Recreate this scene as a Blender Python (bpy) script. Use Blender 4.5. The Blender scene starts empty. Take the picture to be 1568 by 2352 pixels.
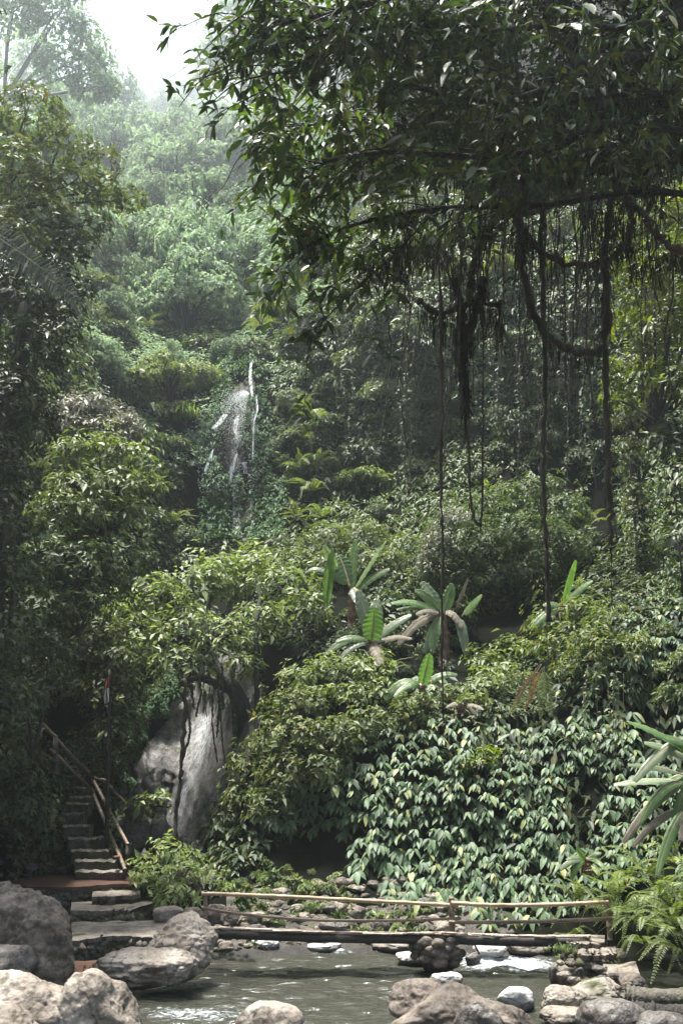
import bpy, bmesh, math, random
import numpy as np
from mathutils import Vector, Matrix
R = math.radians
SC = bpy.context.scene
COL = SC.collection

# ---------------------------------------------------------------- camera, sky, sun, exposure
FPX, PITCH, CAMZ = 2450.0, R(13.2), 3.8          # focal length counted in 1568 x 2352 units
cd = bpy.data.cameras.new('camera'); cam = bpy.data.objects.new('camera', cd); COL.objects.link(cam)
cam.location = (0, 0, CAMZ); cam.rotation_euler = (R(90) + PITCH, 0, 0)
cd.sensor_fit = 'VERTICAL'; cd.sensor_height = 36; cd.lens = 37.5
cd.clip_start = .1; cd.clip_end = 2000
SC.camera = cam
SUN_EL, SUN_AZ = R(77), R(-60)                    # azimuth from +Y (away from the camera) towards +X
w = bpy.data.worlds.new('World'); SC.world = w; w.use_nodes = True
nt = w.node_tree
sky = nt.nodes.new('ShaderNodeTexSky'); sky.sky_type = 'NISHITA'; sky.sun_disc = False
sky.sun_elevation = SUN_EL; sky.sun_rotation = SUN_AZ
sky.air_density = 1.0; sky.dust_density = 4.0; sky.ozone_density = 1.0
nt.nodes['Background'].inputs['Strength'].default_value = .06
nt.links.new(sky.outputs[0], nt.nodes['Background'].inputs['Color'])
sl = bpy.data.lights.new('sun', 'SUN'); sun = bpy.data.objects.new('sun', sl); COL.objects.link(sun)
sl.energy = 5.0; sl.angle = R(8.0); sl.color = (1, .96, .90)
sd = Vector((math.cos(SUN_EL)*math.sin(SUN_AZ), math.cos(SUN_EL)*math.cos(SUN_AZ), math.sin(SUN_EL)))
sun.rotation_euler = sd.to_track_quat('Z', 'Y').to_euler()
SC.view_settings.view_transform = 'Standard'; SC.view_settings.look = 'None'
SC.view_settings.gamma = 1; SC.view_settings.exposure = 1.9
SC.render.engine = 'CYCLES'
cy = SC.cycles
cy.max_bounces = 6; cy.diffuse_bounces = 3; cy.glossy_bounces = 2; cy.transmission_bounces = 3
cy.transparent_max_bounces = 12; cy.volume_bounces = 1; cy.caustics_reflective = False; cy.caustics_refractive = False
cy.use_denoising = True; cy.sample_clamp_indirect = 6
HAZE_DENSITY = .00078

# ---------------------------------------------------------------- mapping between the photo and the place
CP, SP = math.cos(PITCH), math.sin(PITCH)
def P(px, py, Y):
    px, py, Y = np.asarray(px, float), np.asarray(py, float), np.asarray(Y, float)
    xr = (px - 784)/FPX; yr = (1176 - py)/FPX
    t = Y/(CP - yr*SP)
    return np.stack(np.broadcast_arrays(xr*t, Y, CAMZ + t*(SP + yr*CP)), -1)
def G(px, py, z=0.0):                             # the point at height z seen at (px, py)
    yr = (1176 - py)/FPX
    return P(px, py, (z - CAMZ)*(CP - yr*SP)/(SP + yr*CP))
def U(Y): return Y/FPX*1.03                        # metres per photo unit at distance Y

def _h(i, j, k):
    n = (i*374761393 + j*668265263 + k*2147483647 + 974711) & 0xffffffff
    n = ((n ^ (n >> 13))*1274126177) & 0xffffffff
    return ((n ^ (n >> 16)) & 0xffff)/65535.0
def vn(p):
    p = np.asarray(p, float); i = np.floor(p).astype(np.int64); f = p - i; f = f*f*(3 - 2*f); o = 0
    for a in (0, 1):
        for b in (0, 1):
            for c in (0, 1):
                wt = (f[:, 0] if a else 1 - f[:, 0])*(f[:, 1] if b else 1 - f[:, 1])*(f[:, 2] if c else 1 - f[:, 2])
                o = o + wt*_h(i[:, 0] + a, i[:, 1] + b, i[:, 2] + c)
    return o*2 - 1
def fbm(p, oct=4):
    p = np.asarray(p, float); o = 0; a = 1.0
    for q in range(oct): o = o + a*vn(p*2**q + 17.3*q); a *= .5
    return o
def unit(v): return v/np.maximum(np.linalg.norm(v, axis=-1, keepdims=True), 1e-9)

# ---------------------------------------------------------------- materials
def mat(name):
    m = bpy.data.materials.new(name); m.use_nodes = True
    return m, m.node_tree, m.node_tree.nodes['Principled BSDF']
def ramp(t, stops):
    r = t.nodes.new('ShaderNodeValToRGB'); e = r.color_ramp.elements
    e[0].position, e[0].color = stops[0][0], (*stops[0][1], 1); e[1].position, e[1].color = stops[-1][0], (*stops[-1][1], 1)
    for pos, c in stops[1:-1]: q = e.new(pos); q.color = (*c, 1)
    return r
def leafmat(name, stops, rough=.5, trans=.3, spec=.35, tmul=(1.5, 1.6, .7)):
    m, t, b = mat(name)
    g = t.nodes.new('ShaderNodeNewGeometry'); r = ramp(t, stops)
    oi = t.nodes.new('ShaderNodeObjectInfo')
    t.links.new(g.outputs['Random Per Island'], r.inputs[0])
    hs = t.nodes.new('ShaderNodeHueSaturation'); mr = t.nodes.new('ShaderNodeMapRange')
    mr.inputs[3].default_value = .75; mr.inputs[4].default_value = 1.3
    t.links.new(oi.outputs['Random'], mr.inputs[0]); t.links.new(mr.outputs[0], hs.inputs['Value'])
    t.links.new(r.outputs[0], hs.inputs['Color'])
    t.links.new(hs.outputs[0], b.inputs['Base Color'])
    b.inputs['Roughness'].default_value = rough; b.inputs['Specular IOR Level'].default_value = spec
    tr = t.nodes.new('ShaderNodeBsdfTranslucent'); mx = t.nodes.new('ShaderNodeMixShader')
    mu = t.nodes.new('ShaderNodeVectorMath'); mu.operation = 'MULTIPLY'; mu.inputs[1].default_value = tmul
    t.links.new(hs.outputs[0], mu.inputs[0]); t.links.new(mu.outputs[0], tr.inputs['Color'])
    mx.inputs[0].default_value = trans
    t.links.new(b.outputs[0], mx.inputs[1]); t.links.new(tr.outputs[0], mx.inputs[2])
    t.links.new(mx.outputs[0], t.nodes['Material Output'].inputs['Surface'])
    return m
def noisemat(name, stops, scale=3, rough=(.6, .9), bump=.4, stretch=(1, 1, 1), detail=8, spec=.4, metal=0, bscale=None, obj=True, bdist=.05):
    m, t, b = mat(name)
    tc = t.nodes.new('ShaderNodeTexCoord'); mp = t.nodes.new('ShaderNodeMapping'); mp.inputs['Scale'].default_value = stretch
    t.links.new(tc.outputs['Object'], mp.inputs[0])
    n = t.nodes.new('ShaderNodeTexNoise'); n.inputs['Scale'].default_value = scale; n.inputs['Detail'].default_value = detail; n.inputs['Roughness'].default_value = .62
    t.links.new(mp.outputs[0], n.inputs[0]); r = ramp(t, stops); t.links.new(n.outputs[0], r.inputs[0]); t.links.new(r.outputs[0], b.inputs['Base Color'])
    n2 = t.nodes.new('ShaderNodeTexNoise'); n2.inputs['Scale'].default_value = bscale or scale*4; n2.inputs['Detail'].default_value = 6
    t.links.new(mp.outputs[0], n2.inputs[0])
    bp = t.nodes.new('ShaderNodeBump'); bp.inputs['Strength'].default_value = bump; bp.inputs['Distance'].default_value = bdist
    t.links.new(n2.outputs[0], bp.inputs['Height']); t.links.new(bp.outputs[0], b.inputs['Normal'])
    mr = t.nodes.new('ShaderNodeMapRange'); mr.inputs[3].default_value, mr.inputs[4].default_value = rough
    t.links.new(n.outputs[0], mr.inputs[0]); t.links.new(mr.outputs[0], b.inputs['Roughness'])
    b.inputs['Specular IOR Level'].default_value = spec; b.inputs['Metallic'].default_value = metal
    return m
L3 = lambda a, b, c=None, cpos=.95: [(0, a), (.85, b), (cpos, c or b), (1, c or b)]
M = {}
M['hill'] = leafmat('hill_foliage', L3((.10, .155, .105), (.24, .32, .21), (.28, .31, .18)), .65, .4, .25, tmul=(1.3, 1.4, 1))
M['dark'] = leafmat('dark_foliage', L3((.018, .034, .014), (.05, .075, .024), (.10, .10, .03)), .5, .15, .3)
M['mid'] = leafmat('green_foliage', L3((.03, .055, .02), (.075, .11, .035), (.12, .13, .04)), .52, .3, .3)
M['olive'] = leafmat('olive_foliage', L3((.045, .072, .022), (.115, .145, .045), (.17, .15, .05)), .55, .3, .3)
M['light'] = leafmat('light_foliage', L3((.08, .115, .042), (.18, .225, .09), (.24, .26, .11)), .5, .3, .3)
M['pale'] = leafmat('silver_foliage', L3((.14, .15, .10), (.36, .36, .28), (.45, .44, .36)), .5, .25, tmul=(1, 1, .9))
M['creeper'] = leafmat('creeper_foliage', L3((.035, .062, .032), (.085, .142, .062), (.19, .20, .07), .94), .52, .2, .32)
M['ivy'] = leafmat('ivy_foliage', L3((.03, .075, .03), (.075, .15, .055)), .6, .22, .15)
M['bright'] = leafmat('yellow_green_foliage', L3((.06, .09, .015), (.14, .18, .03), (.20, .20, .04)), .4, .45, tmul=(1.7, 1.8, .6))
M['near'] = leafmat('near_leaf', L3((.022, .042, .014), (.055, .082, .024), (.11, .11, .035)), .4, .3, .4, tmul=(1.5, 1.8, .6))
M['nearlit'] = leafmat('lit_near_leaf', L3((.04, .068, .02), (.09, .125, .035), (.14, .14, .045)), .42, .35, .4, tmul=(1.5, 1.8, .6))  # near leaf made paler: sunlight on the fringe put into the colour
M['barkroot'] = noisemat('root_bark', [(.3, (.016, .013, .009)), (.7, (.075, .06, .042))], 9, stretch=(1, 1, .3))
M['fern'] = leafmat('fern_frond', L3((.075, .11, .035), (.19, .235, .075)), .45, .35)
M['fernold'] = leafmat('dry_frond', L3((.13, .065, .02), (.28, .13, .04)), .6, .35, tmul=(1.2, 1, .6))
M['grass'] = leafmat('grass_blade', L3((.06, .10, .03), (.14, .19, .06)), .5, .35)
M['banana'] = leafmat('banana_blade', L3((.08, .145, .05), (.12, .20, .075)), .42, .38, .4, tmul=(1.5, 1.8, .6))
M['bananapale'] = leafmat('pale_banana_blade', L3((.14, .20, .12), (.22, .27, .18)), .35, .3)
M['bananadead'] = leafmat('dry_banana_blade', L3((.16, .135, .10), (.30, .265, .205)), .7, .3, tmul=(1, .9, .8))
M['moss'] = leafmat('hanging_moss', L3((.014, .014, .008), (.05, .046, .026)), .8, .15, .2)
M['bark'] = noisemat('dark_bark', [(.3, (.008, .007, .005)), (.7, (.04, .034, .026))], 7, bump=.9, stretch=(1, 1, .22))
M['barkpale'] = noisemat('pale_bark', [(.3, (.10, .085, .065)), (.7, (.24, .21, .17))], 8, stretch=(1, 1, .3))
M['stem'] = noisemat('banana_stem', [(.35, (.05, .025, .018)), (.5, (.16, .07, .05)), (.7, (.25, .2, .15))], 9, stretch=(1, 1, .4))
M['soil'] = noisemat('dark_soil', [(.3, (.002, .0025, .0015)), (.7, (.007, .008, .005))], 1.5, bump=.6, spec=.02)
M['bed'] = noisemat('river_bed', [(.3, (.035, .032, .02)), (.7, (.10, .085, .055))], 1.2)
M['bamboo'] = noisemat('bamboo_pole', [(.3, (.24, .16, .09)), (.55, (.42, .31, .2)), (.75, (.6, .5, .36))], 5, (.35, .6), .2, stretch=(.4, 2, 2), bscale=20)
M['bambooold'] = noisemat('old_bamboo', [(.3, (.085, .062, .045)), (.7, (.29, .22, .15))], 6, (.5, .8), .3, stretch=(.5, 2, 2), bscale=20)
M['slat'] = noisemat('split_bamboo', [(.3, (.16, .11, .08)), (.5, (.4, .32, .25)), (.7, (.6, .54, .46))], 9, (.5, .8), .3)
M['beam'] = noisemat('wet_timber', [(.3, (.012, .010, .008)), (.7, (.05, .04, .03))], 4, (.5, .8))
M['iron'] = noisemat('rusty_iron', [(.3, (.03, .02, .016)), (.7, (.09, .06, .045))], 12, (.5, .8))
def rockmat(name, dark, mid, lite, scale, rough=(.55, .9), bump=.7, stretch=(1, 1, 1), moss=0, spec=.35):
    m = noisemat(name, [(.28, dark), (.45, mid), (.72, lite)], scale, rough, bump, stretch, 10, spec, bscale=scale*5)
    t = m.node_tree; b = t.nodes['Principled BSDF']
    old = b.inputs['Base Color'].links[0].from_socket
    tc = t.nodes.new('ShaderNodeTexCoord')
    v = t.nodes.new('ShaderNodeTexNoise'); v.inputs['Scale'].default_value = scale*14; v.inputs['Detail'].default_value = 3
    t.links.new(tc.outputs['Object'], v.inputs[0])
    r = ramp(t, [(.33, (.45, .43, .4)), (.5, (1, 1, 1)), (.68, (1.0, 1.0, 1.0))]); t.links.new(v.outputs[0], r.inputs[0])
    mx = t.nodes.new('ShaderNodeMixRGB'); mx.blend_type = 'MULTIPLY'; mx.inputs[0].default_value = .75
    t.links.new(old, mx.inputs[1]); t.links.new(r.outputs[0], mx.inputs[2]); last = mx.outputs[0]
    vo = t.nodes.new('ShaderNodeTexVoronoi'); vo.feature = 'DISTANCE_TO_EDGE'; vo.inputs['Scale'].default_value = scale*.75
    va = t.nodes.new('ShaderNodeVectorMath'); va.operation = 'MULTIPLY_ADD'; va.inputs[1].default_value = (.9, .9, .9)
    dn = t.nodes.new('ShaderNodeTexNoise'); dn.inputs['Scale'].default_value = scale*1.6; dn.inputs['Detail'].default_value = 6
    t.links.new(tc.outputs['Object'], dn.inputs[0]); t.links.new(dn.outputs['Color'], va.inputs[0]); t.links.new(tc.outputs['Object'], va.inputs[2]); t.links.new(va.outputs[0], vo.inputs['Vector'])
    cr = ramp(t, [(.0, (.25, .22, .2)), (.018, (.5, .48, .45)), (.05, (1, 1, 1)), (1, (1, 1, 1))]); t.links.new(vo.outputs['Distance'], cr.inputs[0])
    m4 = t.nodes.new('ShaderNodeMixRGB'); m4.blend_type = 'MULTIPLY'; m4.inputs[0].default_value = .7
    t.links.new(last, m4.inputs[1]); t.links.new(cr.outputs[0], m4.inputs[2]); last = m4.outputs[0]
    if moss:
        n = t.nodes.new('ShaderNodeTexNoise'); n.inputs['Scale'].default_value = scale*.9; n.inputs['Detail'].default_value = 9
        t.links.new(tc.outputs['Object'], n.inputs[0])
        q = ramp(t, [(.62 - .16*moss, (0, 0, 0)), (.72 - .16*moss, (1, 1, 1))]); t.links.new(n.outputs[0], q.inputs[0])
        m2 = t.nodes.new('ShaderNodeMixRGB'); m2.inputs[2].default_value = (.045, .05, .016, 1)
        t.links.new(q.outputs[0], m2.inputs[0]); t.links.new(last, m2.inputs[1]); last = m2.outputs[0]
    gp = t.nodes.new('ShaderNodeNewGeometry'); sx = t.nodes.new('ShaderNodeSeparateXYZ'); t.links.new(gp.outputs['Position'], sx.inputs[0])
    ma = t.nodes.new('ShaderNodeMath'); ma.operation = 'MULTIPLY_ADD'; ma.inputs[1].default_value = -.22; t.links.new(v.outputs[0], ma.inputs[0]); t.links.new(sx.outputs['Z'], ma.inputs[2])
    wr = t.nodes.new('ShaderNodeMapRange'); wr.inputs[1].default_value = -.03; wr.inputs[2].default_value = .07; wr.inputs[3].default_value = .3; wr.inputs[4].default_value = 1
    t.links.new(ma.outputs[0], wr.inputs[0]); m3 = t.nodes.new('ShaderNodeMixRGB'); m3.blend_type = 'MULTIPLY'; m3.inputs[0].default_value = 1
    t.links.new(last, m3.inputs[1]); t.links.new(wr.outputs[0], m3.inputs[2]); last = m3.outputs[0]
    t.links.new(last, b.inputs['Base Color'])
    return m
M['rock'] = rockmat('boulder_stone', (.05, .037, .026), (.21, .18, .145), (.44, .40, .345), 1.3, bump=1.0)
M['rockbrown'] = rockmat('brown_boulder_stone', (.03, .023, .017), (.105, .086, .068), (.27, .23, .185), 1.25, moss=.15, bump=1.0)
M['rockwhite'] = rockmat('white_boulder_stone', (.28, .27, .25), (.48, .47, .45), (.62, .61, .59), 1.8, bump=.5)
M['rockdark'] = rockmat('dark_wet_stone', (.03, .027, .023), (.09, .08, .07), (.2, .18, .16), 2.2, (.3, .7))
M['rockmoss'] = rockmat('mossy_stone', (.10, .085, .06), (.25, .22, .18), (.42, .39, .34), 1.5, moss=.9)
M['cliff'] = rockmat('wet_cliff_stone', (.027, .026, .024), (.10, .098, .092), (.25, .245, .235), 3.2, (.45, .75), 1.0, (1.6, 1.6, .13), moss=.3, spec=.25)
M['cliffdark'] = rockmat('dark_cliff_stone', (.025, .025, .018), (.065, .062, .046), (.12, .118, .095), 1.8, (.5, .8), .9, (1.5, 1.5, .3), spec=.1)
M['slab'] = rockmat('worn_concrete_and_lit_tread', (.05, .042, .033), (.17, .145, .12), (.32, .285, .24), 2.2, (.45, .8), .8, moss=.35)
M['step'] = rockmat('dark_step_stone', (.05, .042, .036), (.13, .115, .10), (.26, .235, .205), 3, (.45, .8), .6, moss=.2)
M['redfloor'] = noisemat('wet_red_floor', [(.3, (.04, .022, .016)), (.6, (.10, .056, .04)), (.75, (.2, .145, .11))], 1.6, (.2, .5), .25)
M['masonry'] = rockmat('mossy_masonry_and_riser_shade', (.03, .027, .02), (.085, .075, .055), (.17, .15, .12), 3, moss=.8)
M['flagred'], _t, _b = mat('red_cloth'); _b.inputs['Base Color'].default_value = (.34, .05, .04, 1); _b.inputs['Roughness'].default_value = .8
M['flagwhite'], _t, _b = mat('white_cloth'); _b.inputs['Base Color'].default_value = (.62, .56, .54, 1); _b.inputs['Roughness'].default_value = .8
def fallmat(name, lo, hi, sx=9, sz=.5, strength=.85):
    m, t, b = mat(name)
    b.inputs['Base Color'].default_value = (.86, .9, .92, 1); b.inputs['Roughness'].default_value = .35
    tc = t.nodes.new('ShaderNodeTexCoord'); mp = t.nodes.new('ShaderNodeMapping'); mp.inputs['Scale'].default_value = (sx, sx, sz)
    n = t.nodes.new('ShaderNodeTexNoise'); n.inputs['Scale'].default_value = 1; n.inputs['Detail'].default_value = 7; n.inputs['Roughness'].default_value = .65
    t.links.new(tc.outputs['Object'], mp.inputs[0]); t.links.new(mp.outputs[0], n.inputs[0])
    r = ramp(t, [(lo, (0, 0, 0)), (hi, (strength,)*3)]); t.links.new(n.outputs[0], r.inputs[0])
    uv = t.nodes.new('ShaderNodeAttribute'); uv.attribute_name = 'edge'
    mu = t.nodes.new('ShaderNodeMath'); mu.operation = 'MULTIPLY'
    t.links.new(r.outputs[0], mu.inputs[0]); t.links.new(uv.outputs['Fac'], mu.inputs[1]); t.links.new(mu.outputs[0], b.inputs['Alpha'])
    return m
M['fall'] = fallmat('falling_water', .36, .66, 9, .9, .75)
M['film'] = fallmat('water_film', .45, .8, 7, .35, .5)
M['drop'], _t, _b = mat('water_drop'); _b.inputs['Base Color'].default_value = (.85, .89, .92, 1); _b.inputs['Roughness'].default_value = .3

# ---------------------------------------------------------------- mesh plumbing
class MB:
    def __init__(s): s.v = []; s.f = []; s.n = 0; s.mi = []
    def add(s, v, f, mi=0):
        v = np.asarray(v, float)
        if len(v) == 0: return s
        f = [np.asarray(q, np.int64) for q in (f if isinstance(f, list) else [f])]
        for q in f:
            if len(q): s.f.append(q + s.n); s.mi.append(np.full(len(q), mi))
        s.v.append(v); s.n += len(v); return s
    def mesh(s, name, mats, origin=(0, 0, 0), smooth=False, edge=None):
        me = bpy.data.meshes.new(name)
        if s.n == 0: return me
        v = np.concatenate(s.v) - np.asarray(origin, float)
        me.vertices.add(len(v)); me.vertices.foreach_set('co', v.astype(np.float32).ravel())
        lv = np.concatenate([q.ravel() for q in s.f]); lt = np.concatenate([np.full(len(q), q.shape[1]) for q in s.f])
        me.loops.add(len(lv)); me.loops.foreach_set('vertex_index', lv.astype(np.int32))
        me.polygons.add(len(lt)); ls = np.concatenate([[0], np.cumsum(lt)[:-1]])
        me.polygons.foreach_set('loop_start', ls.astype(np.int32)); me.polygons.foreach_set('loop_total', lt.astype(np.int32))
        me.polygons.foreach_set('material_index', np.concatenate(s.mi).astype(np.int32))
        if smooth: me.polygons.foreach_set('use_smooth', np.ones(len(lt), bool))
        for q in (mats if isinstance(mats, (list, tuple)) else [mats]): me.materials.append(q)
        if edge is not None:
            a = me.attributes.new('edge', 'FLOAT', 'POINT'); a.data.foreach_set('value', np.asarray(edge, np.float32))
        me.update(calc_edges=True)
        return me
WHERE = {}
def tag(o, label=None, cat=None, group=None, kind=None, at=None):
    if label: o['label'] = label
    if cat: o['category'] = cat
    if group: o['group'] = group
    if kind: o['kind'] = kind
    if at is not None: WHERE[o.name] = at
    return o
def link(name, me, parent=None):
    o = bpy.data.objects.new(name, me); COL.objects.link(o)
    if parent: o.parent = parent
    return o
def thing(name, label, cat, loc=(0, 0, 0), group=None, at=None, rz=0, sc=1):
    o = bpy.data.objects.new(name, None); COL.objects.link(o); o.empty_display_size = .2
    o.location = [float(q) for q in loc]; o.rotation_euler = (0, 0, rz)
    o.scale = (sc, sc, sc) if np.isscalar(sc) else sc
    return tag(o, label, cat, group, at=at)
def part(name, mb, mats, t, smooth=False, edge=None, label=None):
    o = link(name, mb.mesh(name, mats, t.location, smooth, edge), t)
    if label: o['label'] = label
    return o
def solo(name, mb, mats, label, cat, smooth=False, group=None, at=None, kind=None, edge=None):
    v = np.concatenate(mb.v); c = v.mean(0); c[2] = v[:, 2].min()
    o = link(name, mb.mesh(name, mats, c, smooth, edge)); o.location = [float(q) for q in c]
    return tag(o, label, cat, group, kind, at)
def tube(mb, pts, rad, sides=6, mi=0, cap=True):
    p = np.asarray(pts, float); n = len(p); r = np.broadcast_to(np.asarray(rad, float), (n,))
    t = unit(np.gradient(p, axis=0)); ref = np.array([0, 0, 1.0])
    ref = np.where((np.abs(t @ ref) > .9)[:, None], np.array([1.0, 0, 0]), ref)
    a = unit(np.cross(t, ref)); b = np.cross(t, a)
    for i in range(1, n):
        if a[i] @ a[i-1] < 0 and abs(a[i] @ a[i-1]) > .3: a[i] *= -1; b[i] *= -1
    an = np.arange(sides)*2*np.pi/sides
    v = p[:, None] + (a[:, None]*np.cos(an)[None, :, None] + b[:, None]*np.sin(an)[None, :, None])*r[:, None, None]
    i = np.arange(n-1)[:, None]*sides; j = np.arange(sides)[None]; k = (j+1) % sides
    f = [np.stack([i+j, i+k, i+sides+k, i+sides+j], -1).reshape(-1, 4)]
    if cap: f += [np.arange(sides)[None, ::-1], (np.arange(sides) + (n-1)*sides)[None]]
    return mb.add(v.reshape(-1, 3), f, mi)
def smoothline(pts, n=24):
    p = np.asarray(pts, float); m = len(p)
    if m < 3: return p[0] + (p[-1]-p[0])*np.linspace(0, 1, n)[:, None]
    q = np.vstack([2*p[0]-p[1], p, 2*p[-1]-p[-2]]); u = np.linspace(0, m-1-1e-6, n); i = u.astype(int); f = (u-i)[:, None]
    a, b, c, d = q[i], q[i+1], q[i+2], q[i+3]
    return .5*(2*b + (c-a)*f + (2*a-5*b+4*c-d)*f**2 + (3*b-a-3*c+d)*f**3)
def box(mb, lo, hi, mi=0, jit=0, rng=None):
    v = np.array([[x, y, z] for x in (lo[0], hi[0]) for y in (lo[1], hi[1]) for z in (lo[2], hi[2])], float)
    if jit: v += rng.normal(0, jit, v.shape)
    return mb.add(v, np.array([[0, 1, 3, 2], [4, 6, 7, 5], [0, 4, 5, 1], [2, 3, 7, 6], [0, 2, 6, 4], [1, 5, 7, 3]]), mi)

# ---- leaves: arrays of base, direction, normal, length, width
def leaf_cat(ls): return tuple(np.concatenate([l[i] for l in ls]) for i in range(5))
def leaves(mb, lv, style='lo', droop=.25, fold=.22, mi=0):
    B, D, N, Ln, W = lv; n = len(B)
    if n == 0: return mb
    D = unit(D); S = unit(np.cross(D, N)); N = np.cross(S, D); Ln = Ln[:, None]; W = W[:, None]; dz = np.array([0, 0, 1.0])
    if style == 'lo':
        m = B + D*Ln*.42 + N*W*fold - dz*droop*Ln*.1
        v = np.stack([B, m - S*W*.5, B + D*Ln - dz*droop*Ln*.5, m + S*W*.5], 1)
        o = np.arange(n)[:, None]*4
        return mb.add(v.reshape(-1, 3), np.concatenate([o + [0, 1, 2], o + [0, 2, 3]]), mi)
    st = [(.0, .06), (.22, .8), (.5, 1.0), (.78, .62), (1.0, .03)]; rows = []
    for s, wd in st:
        c = B + D*Ln*s - dz*(droop*s*s)*Ln*.6
        rows += [c - S*W*.5*wd + N*W*fold*wd, c, c + S*W*.5*wd + N*W*fold*wd]
    v = np.stack(rows, 1); o = np.arange(n)[:, None]*15; fs = []
    for i in range(4):
        a = i*3
        fs += [o + [a, a+1, a+4, a+3], o + [a+1, a+2, a+5, a+4]]
    return mb.add(v.reshape(-1, 3), np.concatenate(fs), mi)
def whorl(rng, tips, axes, k, L, wr=.4, spread=.75, droop=.25, var=.3, up=.6):
    n = len(tips); tips = np.repeat(tips, k, 0); ax = unit(np.repeat(axes, k, 0))
    r = rng.normal(size=ax.shape); p = unit(r - (r*ax).sum(1, keepdims=True)*ax)
    D = unit(ax*(1-spread) + p*spread + np.array([0, 0, -droop]) + rng.normal(0, .12, ax.shape))
    N = ax*.6 + np.array([0, 0, up]) + rng.normal(0, .28, ax.shape)
    Ln = (np.repeat(np.broadcast_to(np.asarray(L, float), (n,)), k))*np.exp(rng.normal(0, var, n*k)*.8)
    B = tips + rng.normal(0, .25, ax.shape)*Ln[:, None] + D*Ln[:, None]*.05
    return B, D, N, Ln, Ln*wr*rng.uniform(.8, 1.2, n*k)
def shell(rng, n, c, r, low=-.35):
    d = unit(rng.normal(size=(int(n*1.6)+4, 3))); d = d[d[:, 2] > low][:n]
    rr = rng.uniform(.72, 1.04, len(d))[:, None]
    return np.asarray(c) + d*rr*np.asarray(r), unit(d/np.asarray(r))

# ---------------------------------------------------------------- the lie of the land: distance of the slope behind each direction
CPTS = np.array([
(-100,2150,24),(-100,1900,25),(-100,1500,24),(-100,1000,25),(-100,600,28),(-100,200,40),
(60,2030,28.5),(60,1900,28),(60,1600,28),(80,1200,29),(80,900,32),(60,600,38),(60,300,50),(60,0,65),
(200,2150,26),(220,2040,29.5),(220,1900,31.5),(200,1750,33),(240,1600,34),
(400,2000,30),(400,1940,32),(440,1750,33.5),(480,1640,34.5),(330,1750,33),(300,1500,35),(420,1450,37),(520,1300,40),
(480,2180,23.4),(480,2100,25),(470,2000,28.5),(700,2190,23.2),(700,2100,24.6),(700,2010,26.3),(1000,2190,23.2),(1000,2100,24.5),(1000,2040,25.5),
(1300,2190,23),(1300,2080,24),(1500,2180,22),(1500,2000,23.5),(1700,2180,20.5),(1700,2000,22),
(600,1900,27.5),(600,1750,29),(560,1650,31),(800,1950,26.8),(700,1930,28),(900,1800,27),(900,1650,28.5),(850,1500,31),(1100,1900,26),(1100,1700,27),(1100,1580,29),
(1300,1900,25.2),(1300,1700,26.5),(1300,1600,27.5),(1300,1420,30),(1500,1800,24.5),(1500,1600,26),(1500,1400,28),(1700,1800,23),(1700,1400,26),
(700,1350,35),(850,1380,34.5),(1090,1470,34.5),(1000,1400,34.5),(1150,1380,38),(1250,1400,36.5),(1150,1260,37),(1000,1300,35),(1150,1120,38),(950,1150,40),(1350,1250,35),(1500,1200,33),(700,1200,41),
(540,1250,42),(540,1080,43.5),(540,920,45),(580,830,47),(480,1000,44),(350,1050,42),(300,900,45),(400,850,47),(640,1050,43.5),
(800,1000,42.5),(800,800,44),(1000,900,42),(1200,900,40),(1200,600,40.5),(1400,900,37),(1400,600,38.5),(1600,900,34),(1600,500,38),(1600,1200,31),(1000,600,44),(800,600,48),
(1000,200,65),(1400,200,50),(1700,100,45),(1000,-300,80),(1700,-300,60),
(400,780,52),(550,740,53),(300,700,53),(450,620,55.5),(650,600,56),(300,550,60),(500,480,67),(650,400,78),(350,380,82),(500,300,118),(650,200,130),(300,230,130),
(420,150,150),(520,50,160),(650,-50,160),(200,400,80),(150,150,95),(100,-200,100),(400,-100,190),(250,-100,150)], float)
CPTS[:, 2] = np.where(CPTS[:, 2] > 50, 50*(CPTS[:, 2]/50)**2.2, CPTS[:, 2])
def _tps():
    x = CPTS[:, :2]/1000; y = np.log(CPTS[:, 2]); n = len(x)
    d = np.linalg.norm(x[:, None]-x[None], axis=-1); K = np.where(d > 0, d*d*np.log(d+1e-9), 0) + np.eye(n)*.0015
    A = np.zeros((n+3, n+3)); A[:n, :n] = K; A[:n, n] = 1; A[:n, n+1:] = x; A[n, :n] = 1; A[n+1:, :n] = x.T
    return x, np.linalg.solve(A, np.concatenate([y, [0, 0, 0]]))
TX, TW = _tps()
def FD(px, py):
    px, py = np.broadcast_arrays(np.asarray(px, float), np.asarray(py, float)); s = px.shape
    q = np.stack([np.clip(px, -120, 1720), np.clip(py, -320, 2260)], -1).reshape(-1, 2)/1000; out = np.empty(len(q))
    for a in range(0, len(q), 20000):
        d = np.linalg.norm(q[a:a+20000, None]-TX[None], axis=-1)
        out[a:a+20000] = np.where(d > 0, d*d*np.log(d+1e-9), 0) @ TW[:-3] + TW[-3] + q[a:a+20000] @ TW[-2:]
    return np.clip(np.exp(out), 18, 560).reshape(s)
def land(px, py, amp=1.0):
    d = FD(px, py); s = d.shape
    p = P(px, py, d).reshape(-1, 3); dd = d.reshape(-1)
    k = np.clip((dd - 20)/20, .25, 3)
    dd = dd*(1 - .014*amp*k*fbm(p/(2.2*k[:, None]), 3))
    return P(np.asarray(px).reshape(-1), np.asarray(py).reshape(-1), dd).reshape(s + (3,))
def land_n(px, py):
    a = land(px+8, py, .4) - land(px-8, py, .4); b = land(px, py+8, .4) - land(px, py-8, .4)
    return unit(np.cross(b, a))
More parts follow.
